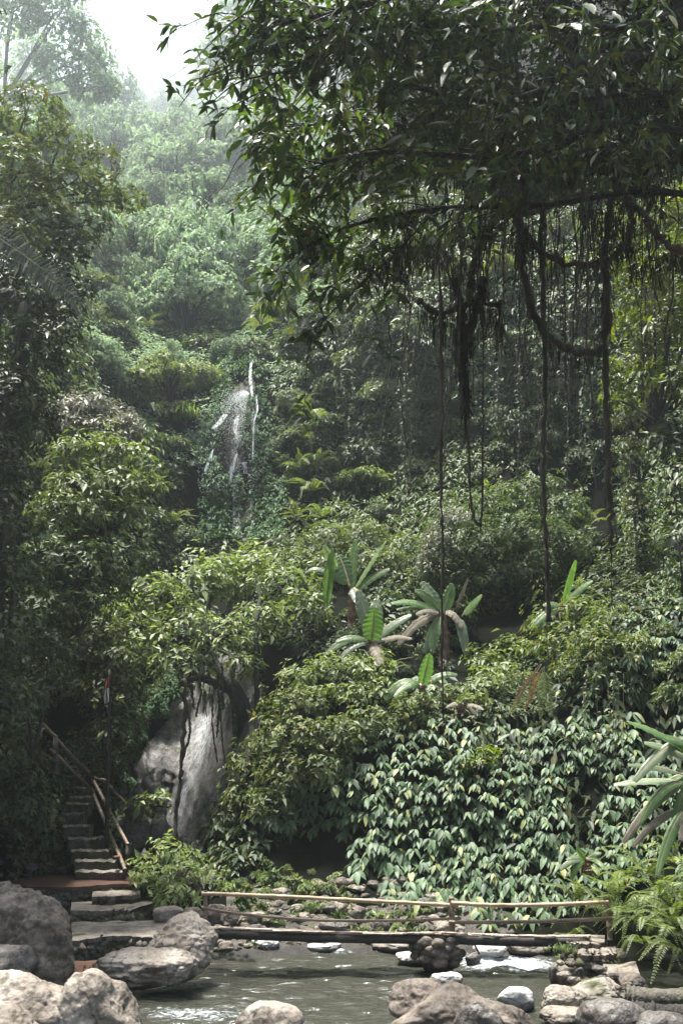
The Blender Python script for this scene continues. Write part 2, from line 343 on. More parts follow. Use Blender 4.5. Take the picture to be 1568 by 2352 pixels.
def skyline(px): return np.interp(px, [-800, 0, 180, 270, 330, 420, 520, 620, 2400], [340, 340, 310, 250, 225, 200, 120, -60, -320])
def inpoly(x, y, poly):
    poly = np.asarray(poly, float); r = np.zeros(x.shape, bool); j = len(poly)-1
    for i in range(len(poly)):
        xi, yi = poly[i]; xj, yj = poly[j]
        r ^= ((yi > y) != (yj > y)) & (x < (xj-xi)*(y-yi)/(yj-yi+1e-9) + xi); j = i
    return r
def scatter(rng, n, poly):
    poly = np.asarray(poly, float); lo, hi = poly.min(0), poly.max(0); o = []; m = 0
    while m < n:
        q = rng.uniform(lo, hi, (n*2+10, 2)); q = q[inpoly(q[:, 0], q[:, 1], poly)]; o.append(q); m += len(q)
    return np.concatenate(o)[:n]
def poisson(rng, poly, dist, tries=4000):
    c = scatter(rng, tries, poly); keep = np.empty((0, 2))
    for q in c:
        dd = dist(q) if callable(dist) else dist
        if len(keep) == 0 or np.min(np.sum((keep-q)**2, 1)) > dd*dd: keep = np.vstack([keep, q])
    return keep
def gridmesh(px, py, p, keep=None):
    h, wd = px.shape; i = np.arange(h*wd).reshape(h, wd)
    f = np.stack([i[:-1, :-1], i[1:, :-1], i[1:, 1:], i[:-1, 1:]], -1)
    f = f[keep] if keep is not None else f.reshape(-1, 4)
    return p.reshape(-1, 3), f.reshape(-1, 4)

# ---- ground
gx, gy = np.meshgrid(np.arange(-760, 2361, 20.), np.arange(-320, 2261, 20.))
pl = land(gx, gy); kp = (gy > skyline(gx))[:-1, :-1]
v, f = gridmesh(gx, gy, pl, kp)
M['gravel'] = rockmat('gravel_bank', (.015, .013, .009), (.05, .043, .033), (.15, .13, .11), 3.5, bump=1.0)
fy = (gy[:-1, :-1][kp] > 2062 - 26*np.sin(gx[:-1, :-1][kp]/70)) & (gx[:-1, :-1][kp] > 500) & (gx[:-1, :-1][kp] < 1180)
tag(link('hillside', MB().add(v, f[~fy]).add(np.zeros((0, 3)), f[:0]).mesh('hillside', M['soil'], smooth=True)), kind='structure')
gv = f[fy]; us = np.unique(gv); re_ = np.zeros(len(v), int); re_[us] = np.arange(len(us))
tag(link('gravel_bank', MB().add(v[us], re_[gv]).mesh('gravel_bank', M['gravel'], smooth=True)), kind='structure')
mb = MB(); n = 40
bx, by = np.meshgrid(np.linspace(-325, 325, 61), np.linspace(-28, 595, 61))
bp = np.stack([bx, by, -.55 + 0*bx], -1)
v, f = gridmesh(bx, by, bp); tag(link('ground', MB().add(v, f).mesh('ground', M['bed'], smooth=True)), kind='structure')

# ---- river
def build_water():
    x, y = np.meshgrid(np.linspace(-11, 12, 420), np.linspace(4, 24.6, 420))
    p = np.stack([x*1.0, y*1.9, 0*x], -1).reshape(-1, 3)
    z = .034*fbm(p*1.3, 3) + .030*fbm(p*np.array([2.5, 5, 1])+9, 2)
    foam_glint = np.zeros(x.size); q = np.stack([x, y], -1).reshape(-1, 2)
    for (a, b, rx, ry, s) in ((1170,2210,1.0,.8,1), (1120,2205,.7,.7,.8), (1210,2225,.7,.6,.7), (760,2186,.8,.35,.9), (700,2182,.6,.3,.7), (830,2180,.8,.35,.6), (940,2190,.7,.4,.4), (960,2250,.6,.4,.35),
                              (400,2320,1.1,.7,.62), (560,2335,1.2,.6,.55), (720,2240,1.0,.25,.25), (1000,2225,.7,.25,.45), (1090,2245,.5,.3,.3)):  # bottom-left patches are sky glints on ripples, painted pale like foam
        c = G(a, b); d = ((q[:, 0]-c[0])/rx)**2 + ((q[:, 1]-c[1])/ry)**2; foam_glint += s*np.exp(-d)
    z = z + foam_glint*.05*fbm(p*3.1, 3)
    v, f = gridmesh(x, y, np.stack([x, y, z.reshape(x.shape)], -1))
    m, t, b = mat('river_water')
    at = t.nodes.new('ShaderNodeAttribute'); at.attribute_name = 'edge'
    tc = t.nodes.new('ShaderNodeTexCoord'); mp = t.nodes.new('ShaderNodeMapping'); mp.inputs['Scale'].default_value = (1, 2.2, 1)
    t.links.new(tc.outputs['Object'], mp.inputs[0])
    n1 = t.nodes.new('ShaderNodeTexNoise'); n1.inputs['Scale'].default_value = 8.5; n1.inputs['Detail'].default_value = 7; n1.inputs['Roughness'].default_value = .7
    t.links.new(mp.outputs[0], n1.inputs[0])
    ad = t.nodes.new('ShaderNodeMath'); ad.operation = 'MULTIPLY_ADD'; ad.inputs[1].default_value = .34
    t.links.new(at.outputs['Fac'], ad.inputs[0]); t.links.new(n1.outputs[0], ad.inputs[2])
    r = ramp(t, [(.74, (0, 0, 0)), (.98, (1, 1, 1))]); t.links.new(ad.outputs[0], r.inputs[0])
    mx = t.nodes.new('ShaderNodeMixRGB'); mx.inputs[1].default_value = (.036, .037, .028, 1); mx.inputs[2].default_value = (.52, .57, .6, 1)
    t.links.new(r.outputs[0], mx.inputs[0]); t.links.new(mx.outputs[0], b.inputs['Base Color'])
    mr = t.nodes.new('ShaderNodeMapRange'); mr.inputs[3].default_value = .09; mr.inputs[4].default_value = .6
    t.links.new(r.outputs[0], mr.inputs[0]); t.links.new(mr.outputs[0], b.inputs['Roughness'])
    b.inputs['IOR'].default_value = 1.33
    n2 = t.nodes.new('ShaderNodeTexNoise'); n2.inputs['Scale'].default_value = 7; n2.inputs['Detail'].default_value = 5
    t.links.new(mp.outputs[0], n2.inputs[0])
    bm_ = t.nodes.new('ShaderNodeBump'); bm_.inputs['Strength'].default_value = .5; bm_.inputs['Distance'].default_value = .06
    t.links.new(n2.outputs[0], bm_.inputs['Height']); t.links.new(bm_.outputs[0], b.inputs['Normal'])
    tag(link('river_water', MB().add(v, f).mesh('river_water', m, smooth=True, edge=np.clip(foam_glint, 0, 1.2))), kind='structure')
build_water()

# ---------------------------------------------------------------- rocks
_ICO = {}
def ico(sub):
    if sub not in _ICO:
        b = bmesh.new(); bmesh.ops.create_icosphere(b, subdivisions=sub, radius=1); b.verts.ensure_lookup_table()
        _ICO[sub] = (np.array([q.co[:] for q in b.verts]), np.array([[q.index for q in f.verts] for f in b.faces])); b.free()
    return _ICO[sub]
def rocklobe(mb, rng, c, r, sub=5, cuts=9, rough=.09, flat=None, rot=None, mi=0):
    d, f = ico(sub); d = d.copy(); rad = np.ones(len(d))
    for i in range(cuts):
        nrm = unit(rng.normal(size=3)); off = rng.uniform(.66, .95)
        dt = d @ nrm; lim = np.where(dt > .05, off/np.maximum(dt, .05), 9)
        rad = -np.log(np.exp(-14*rad) + np.exp(-14*lim))/14
    if flat is not None:
        lim = np.where(d[:, 2] > .05, flat/np.maximum(d[:, 2], .05), 9); rad = -np.log(np.exp(-20*rad) + np.exp(-20*lim))/20
    s = rng.uniform(0, 50); rad = rad*(1 + rough*fbm(d*1.6+s, 3) + rough*.35*fbm(d*6+s, 3) - rough*.5*np.abs(vn(d*3.1+s)))
    rad = rad*(1 + rough*.16*fbm(d*15+s, 3)); v = d*rad[:, None]*np.asarray(r)
    a = rng.uniform(-.5, .5) if rot is None else rot
    ca, sa = math.cos(a), math.sin(a); v = np.stack([v[:, 0]*ca - v[:, 1]*sa, v[:, 0]*sa + v[:, 1]*ca, v[:, 2]], -1)
    return mb.add(v + np.asarray(c), f, mi)
def boulder(name, label, boxes, m, z0=0.0, seed=0, sub=5, rough=.09, dy=.7, Y=None, group=None, cat='boulder', cuts=9, flat=None):
    """boxes: outlines (x0, y0, x1, y1) in photo units; the base rests at height z0."""
    rng = np.random.default_rng(seed); mb = MB()
    for i, bxx in enumerate(boxes):
        x0, y0, x1, y1 = bxx[:4]; y_ = bxx[4] if len(bxx) > 4 else Y
        xm = (x0+x1)/2
        if y_ is None: y_ = float(G(xm, y1, z0)[1])
        s = U(y_); rx = (x1-x0)/2*s; dpt = rx*dy; yc = y_ + dpt*.7
        top = P(xm, y0, yc)[2]; bot = P(xm, y1, y_)[2]
        hz = max(top-bot, .1); rz = hz*.62; c = P(xm, y1, yc); c[2] = top - rz*.97
        rocklobe(mb, rng, c, (rx*1.06, dpt, rz), sub, cuts, rough, flat)
    a = boxes[0]
    return solo(name, mb, m, label, cat, True, group, at=((a[0]+a[2])/2, (a[1]+a[3])/2))
B_ = boulder
B_('boulder', 'large brown boulder with reddish stained pale top at the left edge beside the terraces', [(-75,2026,172,2290,18.6),(-60,2012,80,2160,18.9)], M['rockbrown'], seed=3, rough=.12, dy=.8, sub=6, cuts=18)
B_('boulder', 'dark sloping boulder below the big brown boulder, cut by the left edge', [(-120,2165,88,2330,17.9)], M['rockdark'], seed=12)
B_('boulder', 'pale two-humped boulder filling the bottom left corner of the photo', [(-90,2236,165,2440,15.4),(110,2222,318,2450,15.3),(-120,2305,90,2470,14.9)], M['rock'], seed=21, rough=.08, sub=6, cuts=7)
B_('boulder', 'tall pale craggy boulder in front of the left end of the bridge', [(330,2104,500,2244,19.6),(395,2104,470,2180,20.2),(225,2165,445,2262,19.0)], M['rock'], seed=33, rough=.12, sub=6, cuts=10)
B_('boulder', 'broad grey brown boulder in the water at the bottom centre right', [(862,2262,1190,2460,15.0),(900,2248,1090,2380,15.5),(1040,2290,1240,2470,14.8)], M['rockbrown'], seed=44, rough=.1, sub=6, cuts=15)
B_('boulder', 'small dark boulder leaning on the front of the broad grey brown boulder', [(1050,2304,1150,2420,14.6)], M['rockdark'], seed=46)
B_('boulder', 'low pinkish boulder breaking the water at the bottom edge of the photo', [(550,2302,705,2420,15.6)], M['rock'], seed=51, rough=.06)
B_('boulder', 'white angular block in shallow water right of the broad brown boulder', [(1142,2262,1232,2322)], M['rockwhite'], seed=63, cuts=14, rough=.05, flat=.8)
B_('boulder', 'mossy-sided pale boulder on the right bank above the white block', [(1244,2262,1345,2330,17.6),(1290,2244,1445,2326,17.9)], M['rockmoss'], seed=74, cuts=10, sub=6)
B_('boulder', 'flat sandy boulder at the water edge below the mossy boulder', [(1236,2304,1372,2362)], M['rock'], seed=83, flat=.7)
B_('boulder', 'dark grey slab boulder in the bottom right corner under the mossy log', [(1335,2292,1490,2420,15.8),(1430,2320,1620,2470,15.4)], M['rockdark'], seed=92)
B_('boulder', 'small white rock in mid stream behind the broad brown boulder', [(982,2228,1060,2268)], M['rockwhite'], seed=101, flat=.6)
B_('boulder', 'flat white rock in the water left of the stone pier', [(908,2180,1006,2218)], M['rockwhite'], seed=112, flat=.6)
B_('boulder', 'pale rock behind the rapids right of the stone pier', [(1078,2166,1158,2200)], M['rockwhite'], seed=122, flat=.7)
B_('boulder', 'round dark stone touching the right foot of the pier', [(1070,2184,1104,2216)], M['rockdark'], seed=131)
B_('boulder', 'long grey rock under the right span of the bridge', [(1155,2156,1262,2194)], M['rock'], seed=143, flat=.7)
B_('boulder', 'pale boulder under the left span of the bridge', [(575,2148,642,2190)], M['rockwhite'], seed=152)
B_('boulder', 'brownish small rock beside the pale boulder under the bridge', [(640,2156,690,2186)], M['rockbrown'], seed=163)
B_('boulder', 'flat pale wet rock in the white water under the bridge', [(696,2158,790,2188)], M['rockwhite'], seed=172, flat=.5)
B_('boulder', 'grey rock under the bridge just left of the pier', [(858,2156,934,2190)], M['rock'], seed=181, flat=.6)
B_('boulder', 'blue grey rock on the terrace edge above the craggy boulder', [(355,2074,422,2116,24.2)], M['rock'], seed=193, cuts=12)
B_('boulder', 'square brown rock behind the left bridge post', [(418,2080,468,2126,23.8)], M['rockbrown'], seed=203, cuts=13)
B_('boulder', 'brown rounded rock just right of the left bridge post', [(474,2074,520,2124,24.2)], M['rockbrown'], seed=213)
B_('boulder', 'second brown rock right of the left bridge post', [(508,2080,552,2128,24.0)], M['rockbrown'], seed=222)
B_('boulder', 'small dark boulder at the right edge of the pool beside the stone steps', [(1263,2204,1292,2262)], M['rockdark'], seed=233)
B_('boulder', 'brown rock behind the mossy boulder on the right bank', [(1276,2208,1330,2262,19.4)], M['rockbrown'], seed=241)
B_('boulder', 'brown boulder at the right end of the stone steps', [(1395,2176,1446,2222,20.4)], M['rockbrown'], seed=252)
B_('boulder', 'dim brown boulder in the undergrowth right of the mossy boulder', [(1410,2232,1490,2290,18.4)], M['rockbrown'], seed=262)
B_('boulder', 'half buried grey boulder under the shrubs right of the staircase', [(395,1990,470,2058,27.2)], M['rockbrown'], seed=272)
B_('boulder', 'grey boulder on the far bank below the hollow in the leafy wall', [(625,2018,705,2072,25.8)], M['rockbrown'], seed=282)
B_('boulder', 'round pale rock in the cobble heap at the left bridge end', [(503,2160,534,2188,22.4)], M['rock'], seed=292)
rng = np.random.default_rng(5)
RP = [link('x', MB().add(*(lambda q: (q.v[0], q.f[0]))(rocklobe(MB(), np.random.default_rng(300+i), (0, 0, .25), (1, .8, .62), 4, 15, .14))).mesh('small_rock', M[k], smooth=True)) for i, k in enumerate(('rock', 'rockbrown', 'rockmoss', 'rockdark', 'rockbrown', 'rockdark'))]
RPM = [o.data for o in RP]
for o in RP: bpy.data.objects.remove(o)
def small_rock(p, s, k, label, group, at):
    o = link('small_rock', RPM[k]); o.location = [float(q) for q in p]; o.scale = (s, s*rng.uniform(.7, 1.1), s*rng.uniform(.6, 1.0)); o.rotation_euler = (rng.uniform(-.2, .2), rng.uniform(-.2, .2), rng.uniform(0, 6.3))
    return tag(o, label, 'rock', group, at=at)
for q in poisson(rng, [(560,2095),(640,2050),(760,2020),(1040,2030),(1060,2120),(1030,2160),(560,2160)], lambda q: 18, 3500)[:130]:
    p = land(q[0], q[1]); s = U(p[1])*rng.choice([8, 12, 18, 27, 38], p=[.3, .27, .22, .14, .07])
    small_rock(p - [0, 0, s*.2], s, rng.integers(0, 6), 'loose stone on the far bank behind the bamboo bridge', 'stones on the far bank', q)
for q in poisson(rng, [(470,2120),(560,2126),(580,2180),(500,2190),(466,2160)], 14, 300)[:26]:
    p = P(q[0], q[1], 22.3 + (2190-q[1])*.012); s = U(22)*rng.uniform(8, 15)
    small_rock(p, s, rng.integers(0, 6), 'cobble in the heap under the left end of the bridge', 'cobbles under the bridge end', q)
for q in poisson(rng, [(1270,2200),(1400,2230),(1470,2260),(1420,2290),(1300,2260)], 22, 200)[:14]:
    p = P(q[0], q[1]+5, 19.3 - (q[1]-2200)*.02); s = U(19)*rng.uniform(9, 18)
    small_rock(p, s, rng.integers(0, 4), 'brown stone among the low plants on the right bank', 'stones on the right bank', q)
for q in poisson(rng, [(0,1900),(140,1890),(165,2000),(20,2010)], 20, 200)[:30]:
    p = land(q[0], q[1]) - [0, .9, 0]; s = U(p[1])*rng.uniform(9, 18)
    small_rock(p, s, 3, 'dark rock in the shaded bank left of the staircase', 'dark rocks beside the staircase', q)

# ---------------------------------------------------------------- rock faces and falls
def face_thing(label, poly, push, m, step, amp, seed, cat='rock face', fac=1.0):
    poly = np.asarray(poly, float); lo, hi = poly.min(0)-20, poly.max(0)+20
    x, y = np.meshgrid(np.arange(lo[0], hi[0], step), np.arange(lo[1], hi[1], step))
    d = FD(x, y); p = P(x, y, d).reshape(-1, 3); k = d.reshape(-1)/33
    rel = np.abs(fbm(p/k[:, None]*np.array([.9, .9, .28])+seed, 5)) + .25*np.abs(fbm(p/k[:, None]*np.array([2.6, 2.6, 1.1])+seed, 3)); st = np.floor(3*fbm(p*.5+seed*3, 3))/3
    d2 = d.reshape(-1) - push + amp*(rel*1.1 - .25*st*fac)
    p = P(x.reshape(-1), y.reshape(-1), d2)
    kp = inpoly((x+step/2)[:-1, :-1], (y+step/2)[:-1, :-1], poly)
    v, f = gridmesh(x, y, p, kp)
    used = np.unique(f); re = np.zeros(len(v), int); re[used] = np.arange(len(used))
    return solo('rock_face', MB().add(v[used], re[f]), m, label, cat, True, at=tuple(poly.mean(0)))
face_thing('bare grey wet rock face behind the lower waterfall', [(420,1610),(470,1520),(540,1500),(600,1580),(600,1660),(560,1780),(500,1900),(450,1970),(300,1970),(265,1900),(280,1800),(330,1720),(380,1660)], .9, M['cliff'], 4, .55, 4)
face_thing('dark wet rock wall behind the upper waterfall', [(470,1060),(500,960),(540,890),(566,868),(582,866),(592,930),(596,1250),(480,1290),(450,1180)], .6, M['cliffdark'], 4, .5, 9)
def ribbon(mb, ed, cl, wd, Yf, n=60, across=7, bulge=.0, rng=None):
    c = smoothline([(a, b, 0) for a, b in cl], n)[:, :2]; ww = np.interp(np.linspace(0, 1, n), np.linspace(0, 1, len(wd)), wd)
    u = np.linspace(-1, 1, across); x = c[:, 0:1] + u[None]*ww[:, None]; y = np.repeat(c[:, 1:2], across, 1)
    d = Yf(x, y); p = P(x, y, d); v, f = gridmesh(x, y, p)
    mb.add(v, f); ed.append(np.repeat((1-np.abs(u)**3)[None]*np.clip(np.minimum(np.arange(n), np.arange(n)[::-1])[:, None]/4, .0, 1), 1, 0).ravel())
lw = thing('waterfall', 'lower waterfall sliding in a thin white film down the grey rock face', 'waterfall', P(440, 1930, 31), at=(440,1780))
def addrib(t, name, specs, m, dY):
    mb, ed = MB(), []
    for cl, wd in specs: ribbon(mb, ed, cl, wd, lambda x, y: FD(x, y) - dY)
    part(name, mb, m, t, True, np.concatenate(ed))
addrib(lw, 'water_film', [([(500,1600),(480,1660),(455,1740),(440,1800),(420,1870),(395,1950)], [20,42,48,40,36,30])], M['film'], 1.5)
addrib(lw, 'water_stream', [([(462,1755),(440,1790),(420,1830),(410,1880),(398,1950)], [5,9,10,10,14]), ([(475,1640),(465,1700),(455,1760)], [14,22,8])], M['fall'], 1.65)
uw = thing('waterfall', 'upper waterfall dropping in a narrow white jet between creepers high on the cliff', 'waterfall', P(560, 1060, 42), at=(560,920))
addrib(uw, 'water_stream', [([(584,822),(577,835),(575,870),(580,912)], [2.2,3.4,4,3.6])], M['fall'], 1.9)
addrib(uw, 'side_stream', [([(588,906),(591,940),(583,975),(580,1060)], [2,3,2,2]), ([(545,960),(540,985),(545,1010)], [6,6,3]), ([(470,1085),(482,1055),(490,1030)], [4,5,2]),
    ([(520,950),(500,975),(490,985)], [6,9,5]), ([(545,1040),(535,1070),(530,1110)], [3,6,4]), ([(560,1060),(565,1090)], [6,6])], M['fall'], 1.7)
addrib(uw, 'water_film', [([(560,915),(545,1000),(540,1100),(545,1240)], [10,16,14,10]), ([(583,930),(580,1080),(578,1230)], [4,6,5])], M['film'], 1.0)
rng = np.random.default_rng(77); n = 3400
t_ = rng.uniform(0, 1, n)**.8; ang = rng.uniform(.15, 1, n)
sx = 573 - t_*rng.uniform(10, 75, n)*1.1; sy = 906 - 38*t_*ang + 115*t_**2*rng.uniform(.3, 1.1, n)*(1.2-ang*.4)
k2 = rng.integers(0, n, 900); sx = np.concatenate([sx, rng.uniform(455, 590, 900)]); sy = np.concatenate([sy, rng.uniform(930, 1130, 900)])
pp = P(sx, sy, FD(sx, sy) - 1.8 - rng.uniform(0, .9, len(sx))); s_ = U(44)*rng.uniform(.3, .9, len(sx))
v = pp[:, None] + s_[:, None, None]*np.array([[0, 0, 1.3], [.8, 0, -.5], [-.8, 0, -.5], [0, -1, 0]]); o = np.arange(len(pp))[:, None]*4
part('spray', MB().add(v.reshape(-1, 3), np.concatenate([o+[0, 2, 3], o+[0, 3, 1], o+[1, 3, 2], o+[0, 1, 2]])), M['drop'], uw)

for i, (x0, y0, x1, y1) in enumerate([(285,1800,345,1880),(270,1860,340,1950),(330,1880,400,1960),(320,1760,380,1830),(380,1910,440,1970),(290,1900,330,1960)]):
    B_('boulder', 'dark broken wet rock at the foot of the lower rock face', [(x0, y0, x1, y1, 29.4+.3*(i % 3))], M['rockdark'], 0, 400+i, 4, .16, .8, group='broken rocks below the lower rock face', cuts=15)
# ---------------------------------------------------------------- terraces, staircase, railing
rng = np.random.default_rng(11)
def terrace(label, outline, thick, top_m, wall_m, cob=True, name='stone_terrace', at=None):
    """outline: (px, py) round the top surface, front edge first (left to right), z found from the front-left depth."""
    (pts, Yf) = outline; z = float(P(pts[0][0], pts[0][1], Yf)[2]); q = np.array([G(a, b, z) for a, b in pts])
    t = thing(name, label, 'terrace', (*q[:, :2].mean(0), z - thick), at=at or tuple(np.mean(pts, 0)))
    mb = MB(); n = 26; nf = len(pts)//2
    fr = smoothline(q[:nf], n) if nf > 2 else q[0] + (q[nf-1]-q[0])*np.linspace(0, 1, n)[:, None]
    bk = q[nf:][::-1]; bk = bk[0] + (bk[-1]-bk[0])*np.linspace(0, 1, n)[:, None]
    fr = fr + np.c_[rng.normal(0, .03, n), rng.normal(0, .07, n), 0*np.arange(n)]
    m_ = 6; g = fr[None] + (bk-fr)[None]*np.linspace(0, 1, m_)[:, None, None]
    g[..., 2] += .03*vn(g.reshape(-1, 3)*2.3).reshape(m_, n)
    v, f = gridmesh(g[..., 0], g[..., 1], g); mb.add(v, f[:, ::-1])
    lip = np.stack([g[0], g[0] - [0, -.02, .09]], 0); v, f = gridmesh(lip[..., 0], lip[..., 1], lip); mb.add(v, f)
    part('slab', mb, top_m, t, True)
    wb = MB(); wl = np.stack([g[0] + [0, .06, -.09], g[0] + [0, .02, -thick]], 0)
    sd1 = np.stack([g[:, -1] + [-.05, 0, -.07], g[:, -1] + [-.02, 0, -thick]], 0)
    for w_ in (wl, sd1): v, f = gridmesh(w_[..., 0], w_[..., 1], w_); wb.add(v, f)
    if cob:
        L_ = np.concatenate([wl[0], sd1[0][1:]])
        for i in range(int(len(L_)*thick*16)):
            k = rng.uniform(0, len(L_)-1.01); a = L_[int(k)]*(1-k % 1) + L_[int(k)+1]*(k % 1)
            r_ = rng.uniform(.05, .11)
            rocklobe(wb, rng, a + [0, .02, -rng.uniform(.03, thick)], (r_*1.2, r_, r_*.85), 2, 4, .06)
    part('cobble_wall', wb, wall_m, t, True)
    return z
terrace('lowest cobble-faced terrace just above the pool behind the craggy boulder', ([(165,2160),(270,2150),(372,2156),(375,2112),(165,2112)][:3] + [(400,2116),(300,2110),(165,2112)], 21.9), .62, M['slab'], M['masonry'])
terrace('middle gravel terrace with a mossy stone wall between the landing and the lowest terrace', ([(165,2094),(270,2090),(300,2091),(362,2070),(260,2066),(165,2070)], 24.3), .55, M['slab'], M['masonry'])
terrace('small worn step block below the red landing', ([(212,2060),(265,2060),(322,2054),(322,2044),(265,2044),(214,2048)], 25.4), .3, M['slab'], M['masonry'], False, 'stone_step')
terrace('wide wet red-brown landing at the foot of the staircase', ([(-60,2040),(200,2036),(388,2024),(372,2010),(200,2008),(-60,2010)], 25.9), .6, M['redfloor'], M['masonry'])
terrace('muddy ledge at pool level under the lowest terrace', ([(150,2236),(190,2232),(236,2222),(240,2206),(190,2206),(150,2208)], 20.0), .3, M['redfloor'], M['masonry'], False)
terrace('top stone step at the right end of the bridge', ([(1304,2166),(1340,2170),(1390,2166),(1388,2146),(1340,2144),(1300,2146)], 20.6), .4, M['slab'], M['masonry'], True, 'stone_step')
terrace('middle stone step below the right end of the bridge', ([(1330,2192),(1370,2192),(1416,2188),(1412,2172),(1370,2171),(1332,2172)], 19.9), .4, M['slab'], M['masonry'], True, 'stone_step')
terrace('lowest broad stone step on the right bank', ([(1376,2244),(1420,2246),(1462,2238),(1458,2210),(1420,2208),(1384,2212)], 18.6), .4, M['slab'], M['masonry'], True, 'stone_step')

st = thing('staircase', 'steep dark stone staircase climbing the left bank from the red landing', 'stairs', P(220, 2010, 27.4), at=(200,1920))
SL = [(172,282,2001),(172,264,1976),(162,250,1953),(155,232,1925),(146,206,1896),(140,192,1868),(152,204,1845),(160,208,1829),(150,200,1808),(140,188,1782),(130,176,1760)]
zp = None
for i, (x0, x1, y) in enumerate(SL):
    Yk = 27.6 + .36*i; a = P(x0, y, Yk); b = P(x1, y, Yk); mb = MB(); nx = 12
    xs = np.linspace(a[0], b[0], nx); zt = a[2]; zb = zt - .34
    fr = np.stack([xs, Yk + rng.normal(0, .022, nx), np.full(nx, zt) + rng.normal(0, .014, nx)], -1)
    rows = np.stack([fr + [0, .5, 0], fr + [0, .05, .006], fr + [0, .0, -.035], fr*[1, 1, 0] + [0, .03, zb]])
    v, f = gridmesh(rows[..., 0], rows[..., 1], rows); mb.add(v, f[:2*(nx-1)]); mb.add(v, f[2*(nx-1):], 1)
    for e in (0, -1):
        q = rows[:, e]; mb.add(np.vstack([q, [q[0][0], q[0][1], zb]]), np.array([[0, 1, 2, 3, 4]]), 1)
    part('step', mb, [M['slab'], M['masonry']], st)  # dark risers and pale treads: shade and light put into the colours
def bpole(mb, a, b, r, mi=0, knot=.28, n=None):
    a, b = np.asarray(a, float), np.asarray(b, float); ln = np.linalg.norm(b-a); k = n or max(3, int(ln/knot)); pts = []; rr = []
    for i in range(k+1):
        for d_, s_ in ((-.014, 1), (0, 1.22), (.014, 1)):
            u = min(max(i/k + d_/ln, 0), 1); pts.append(a + (b-a)*u); rr.append(r*s_)
    pts = np.array(pts); pts[:, 2] += np.sin(np.linspace(0, 9, len(pts)))*r*.25
    keep = np.r_[True, np.linalg.norm(np.diff(pts, axis=0), axis=1) > 1e-5]
    return tube(mb, pts[keep], np.array(rr)[keep], 8, mi)
rl = thing('handrail', 'rough pole handrail running up the right side of the staircase', 'railing', P(293, 2003, 27.6), at=(230,1850))
def rpart(name, a, Ya, b, Yb, r, m): part(name, bpole(MB(), P(*a, Ya), P(*b, Yb), r), m, rl, True)
rpart('rail', (212,1788), 31.0, (295,1942), 27.6, .042, M['bambooold'])
rpart('rail', (210,1811), 31.0, (288,1998), 27.5, .046, M['bambooold'])
rpart('rail', (88,1652), 25.9, (214,1786), 30.9, .038, M['bambooold'])
rpart('rail', (118,1722), 26.2, (204,1806), 30.9, .034, M['bambooold'])
rpart('rail', (212,1786), 31.0, (244,1793), 30.8, .04, M['bambooold'])
rpart('rail', (238,1792), 30.9, (292,1850), 31.5, .045, M['bambooold'])
rpart('post', (296,1938), 27.6, (292,2012), 27.6, .07, M['beam'])
rpart('post', (206,1775), 31.0, (207,1850), 31.0, .08, M['beam'])
rpart('post', (128,1690), 26.6, (128,1780), 26.6, .06, M['beam'])
M['brick'] = noisemat('broken_brick', [(.3, (.10, .035, .02)), (.7, (.22, .08, .05))], 9)
tag(solo('red_brick', box(MB(), P(262,1971,27.7)-[0,.05,0], P(276,1965,27.9)), M['brick'], 'broken orange red brick lying at the right end of the lower steps', 'brick', at=(267,1970)))
fp = thing('flagpole', 'slim bamboo flagpole with a limp red and white flag beside the staircase', 'flagpole', P(246, 1990, 28.6), at=(248,1750))
part('pole', tube(MB(), smoothline([P(245,1995,28.6), P(248,1800,28.5), P(251,1650,28.6), P(252,1538,28.6)], 14), np.linspace(.06, .03, 14), 7), M['bark'], fp, True)
def flagpart(col, y0, y1, xw, s):
    mb = MB(); u, v_ = np.meshgrid(np.linspace(0, 1, 12), np.linspace(0, 1, 12))
    y = y0 + (y1-y0)*v_ + u*6; wd = xw[0] + (xw[1]-xw[0])*v_; x = 252 - u*wd + 1.5*np.sin(u*9+v_*4)
    p = P(x, y, 28.55 + .12*np.sin(u*11 + v_*3) + .0*u); v, f = gridmesh(x, y, p); mb.add(v, f)
    part(s, mb, col, fp, True)
flagpart(M['flagred'], 1546, 1578, (2, 10), 'red_half'); flagpart(M['flagwhite'], 1578, 1612, (10, 12), 'white_half')

# ---------------------------------------------------------------- the bamboo bridge and its pier
br = thing('footbridge', 'narrow bamboo footbridge with two rails on three posts across the stream', 'bridge', P(940, 2180, 21), at=(940,2110))
YB = 20.9
def pl_(pts, r, m, name, Y=YB):
    q = smoothline([P(a, b, Y) for a, b in pts], 40); k = np.arange(40); rr = r*(1 + .2*(k % 5 == 0))
    part(name, tube(MB(), q, rr, 8), m, br, True)
pl_([(463,2052),(620,2058),(784,2066),(920,2073),(1052,2080)], .034, M['bamboo'], 'handrail')
pl_([(1036,2074),(1130,2079),(1260,2078),(1396,2072)], .036, M['bamboo'], 'handrail', YB-.08)
pl_([(463,2084),(540,2098),(680,2111),(800,2115),(930,2114),(1040,2110)], .026, M['bambooold'], 'handrail')
pl_([(1030,2118),(1150,2118),(1280,2115),(1412,2109)], .033, M['bambooold'], 'handrail', YB-.08)
for (x, y0, y1, r, dx) in ((472,2046,2140,.036,1), (1036,2064,2152,.055,2), (1394,2062,2160,.05,6)):
    part('post', bpole(MB(), P(x, y0, YB+.02), P(x+dx, y1, YB+.02), r), M['bambooold'], br, True)
part('brace', tube(MB(), [P(1083,2156,YB), P(1100,2192,YB)], .018, 6), M['beam'], br, True)
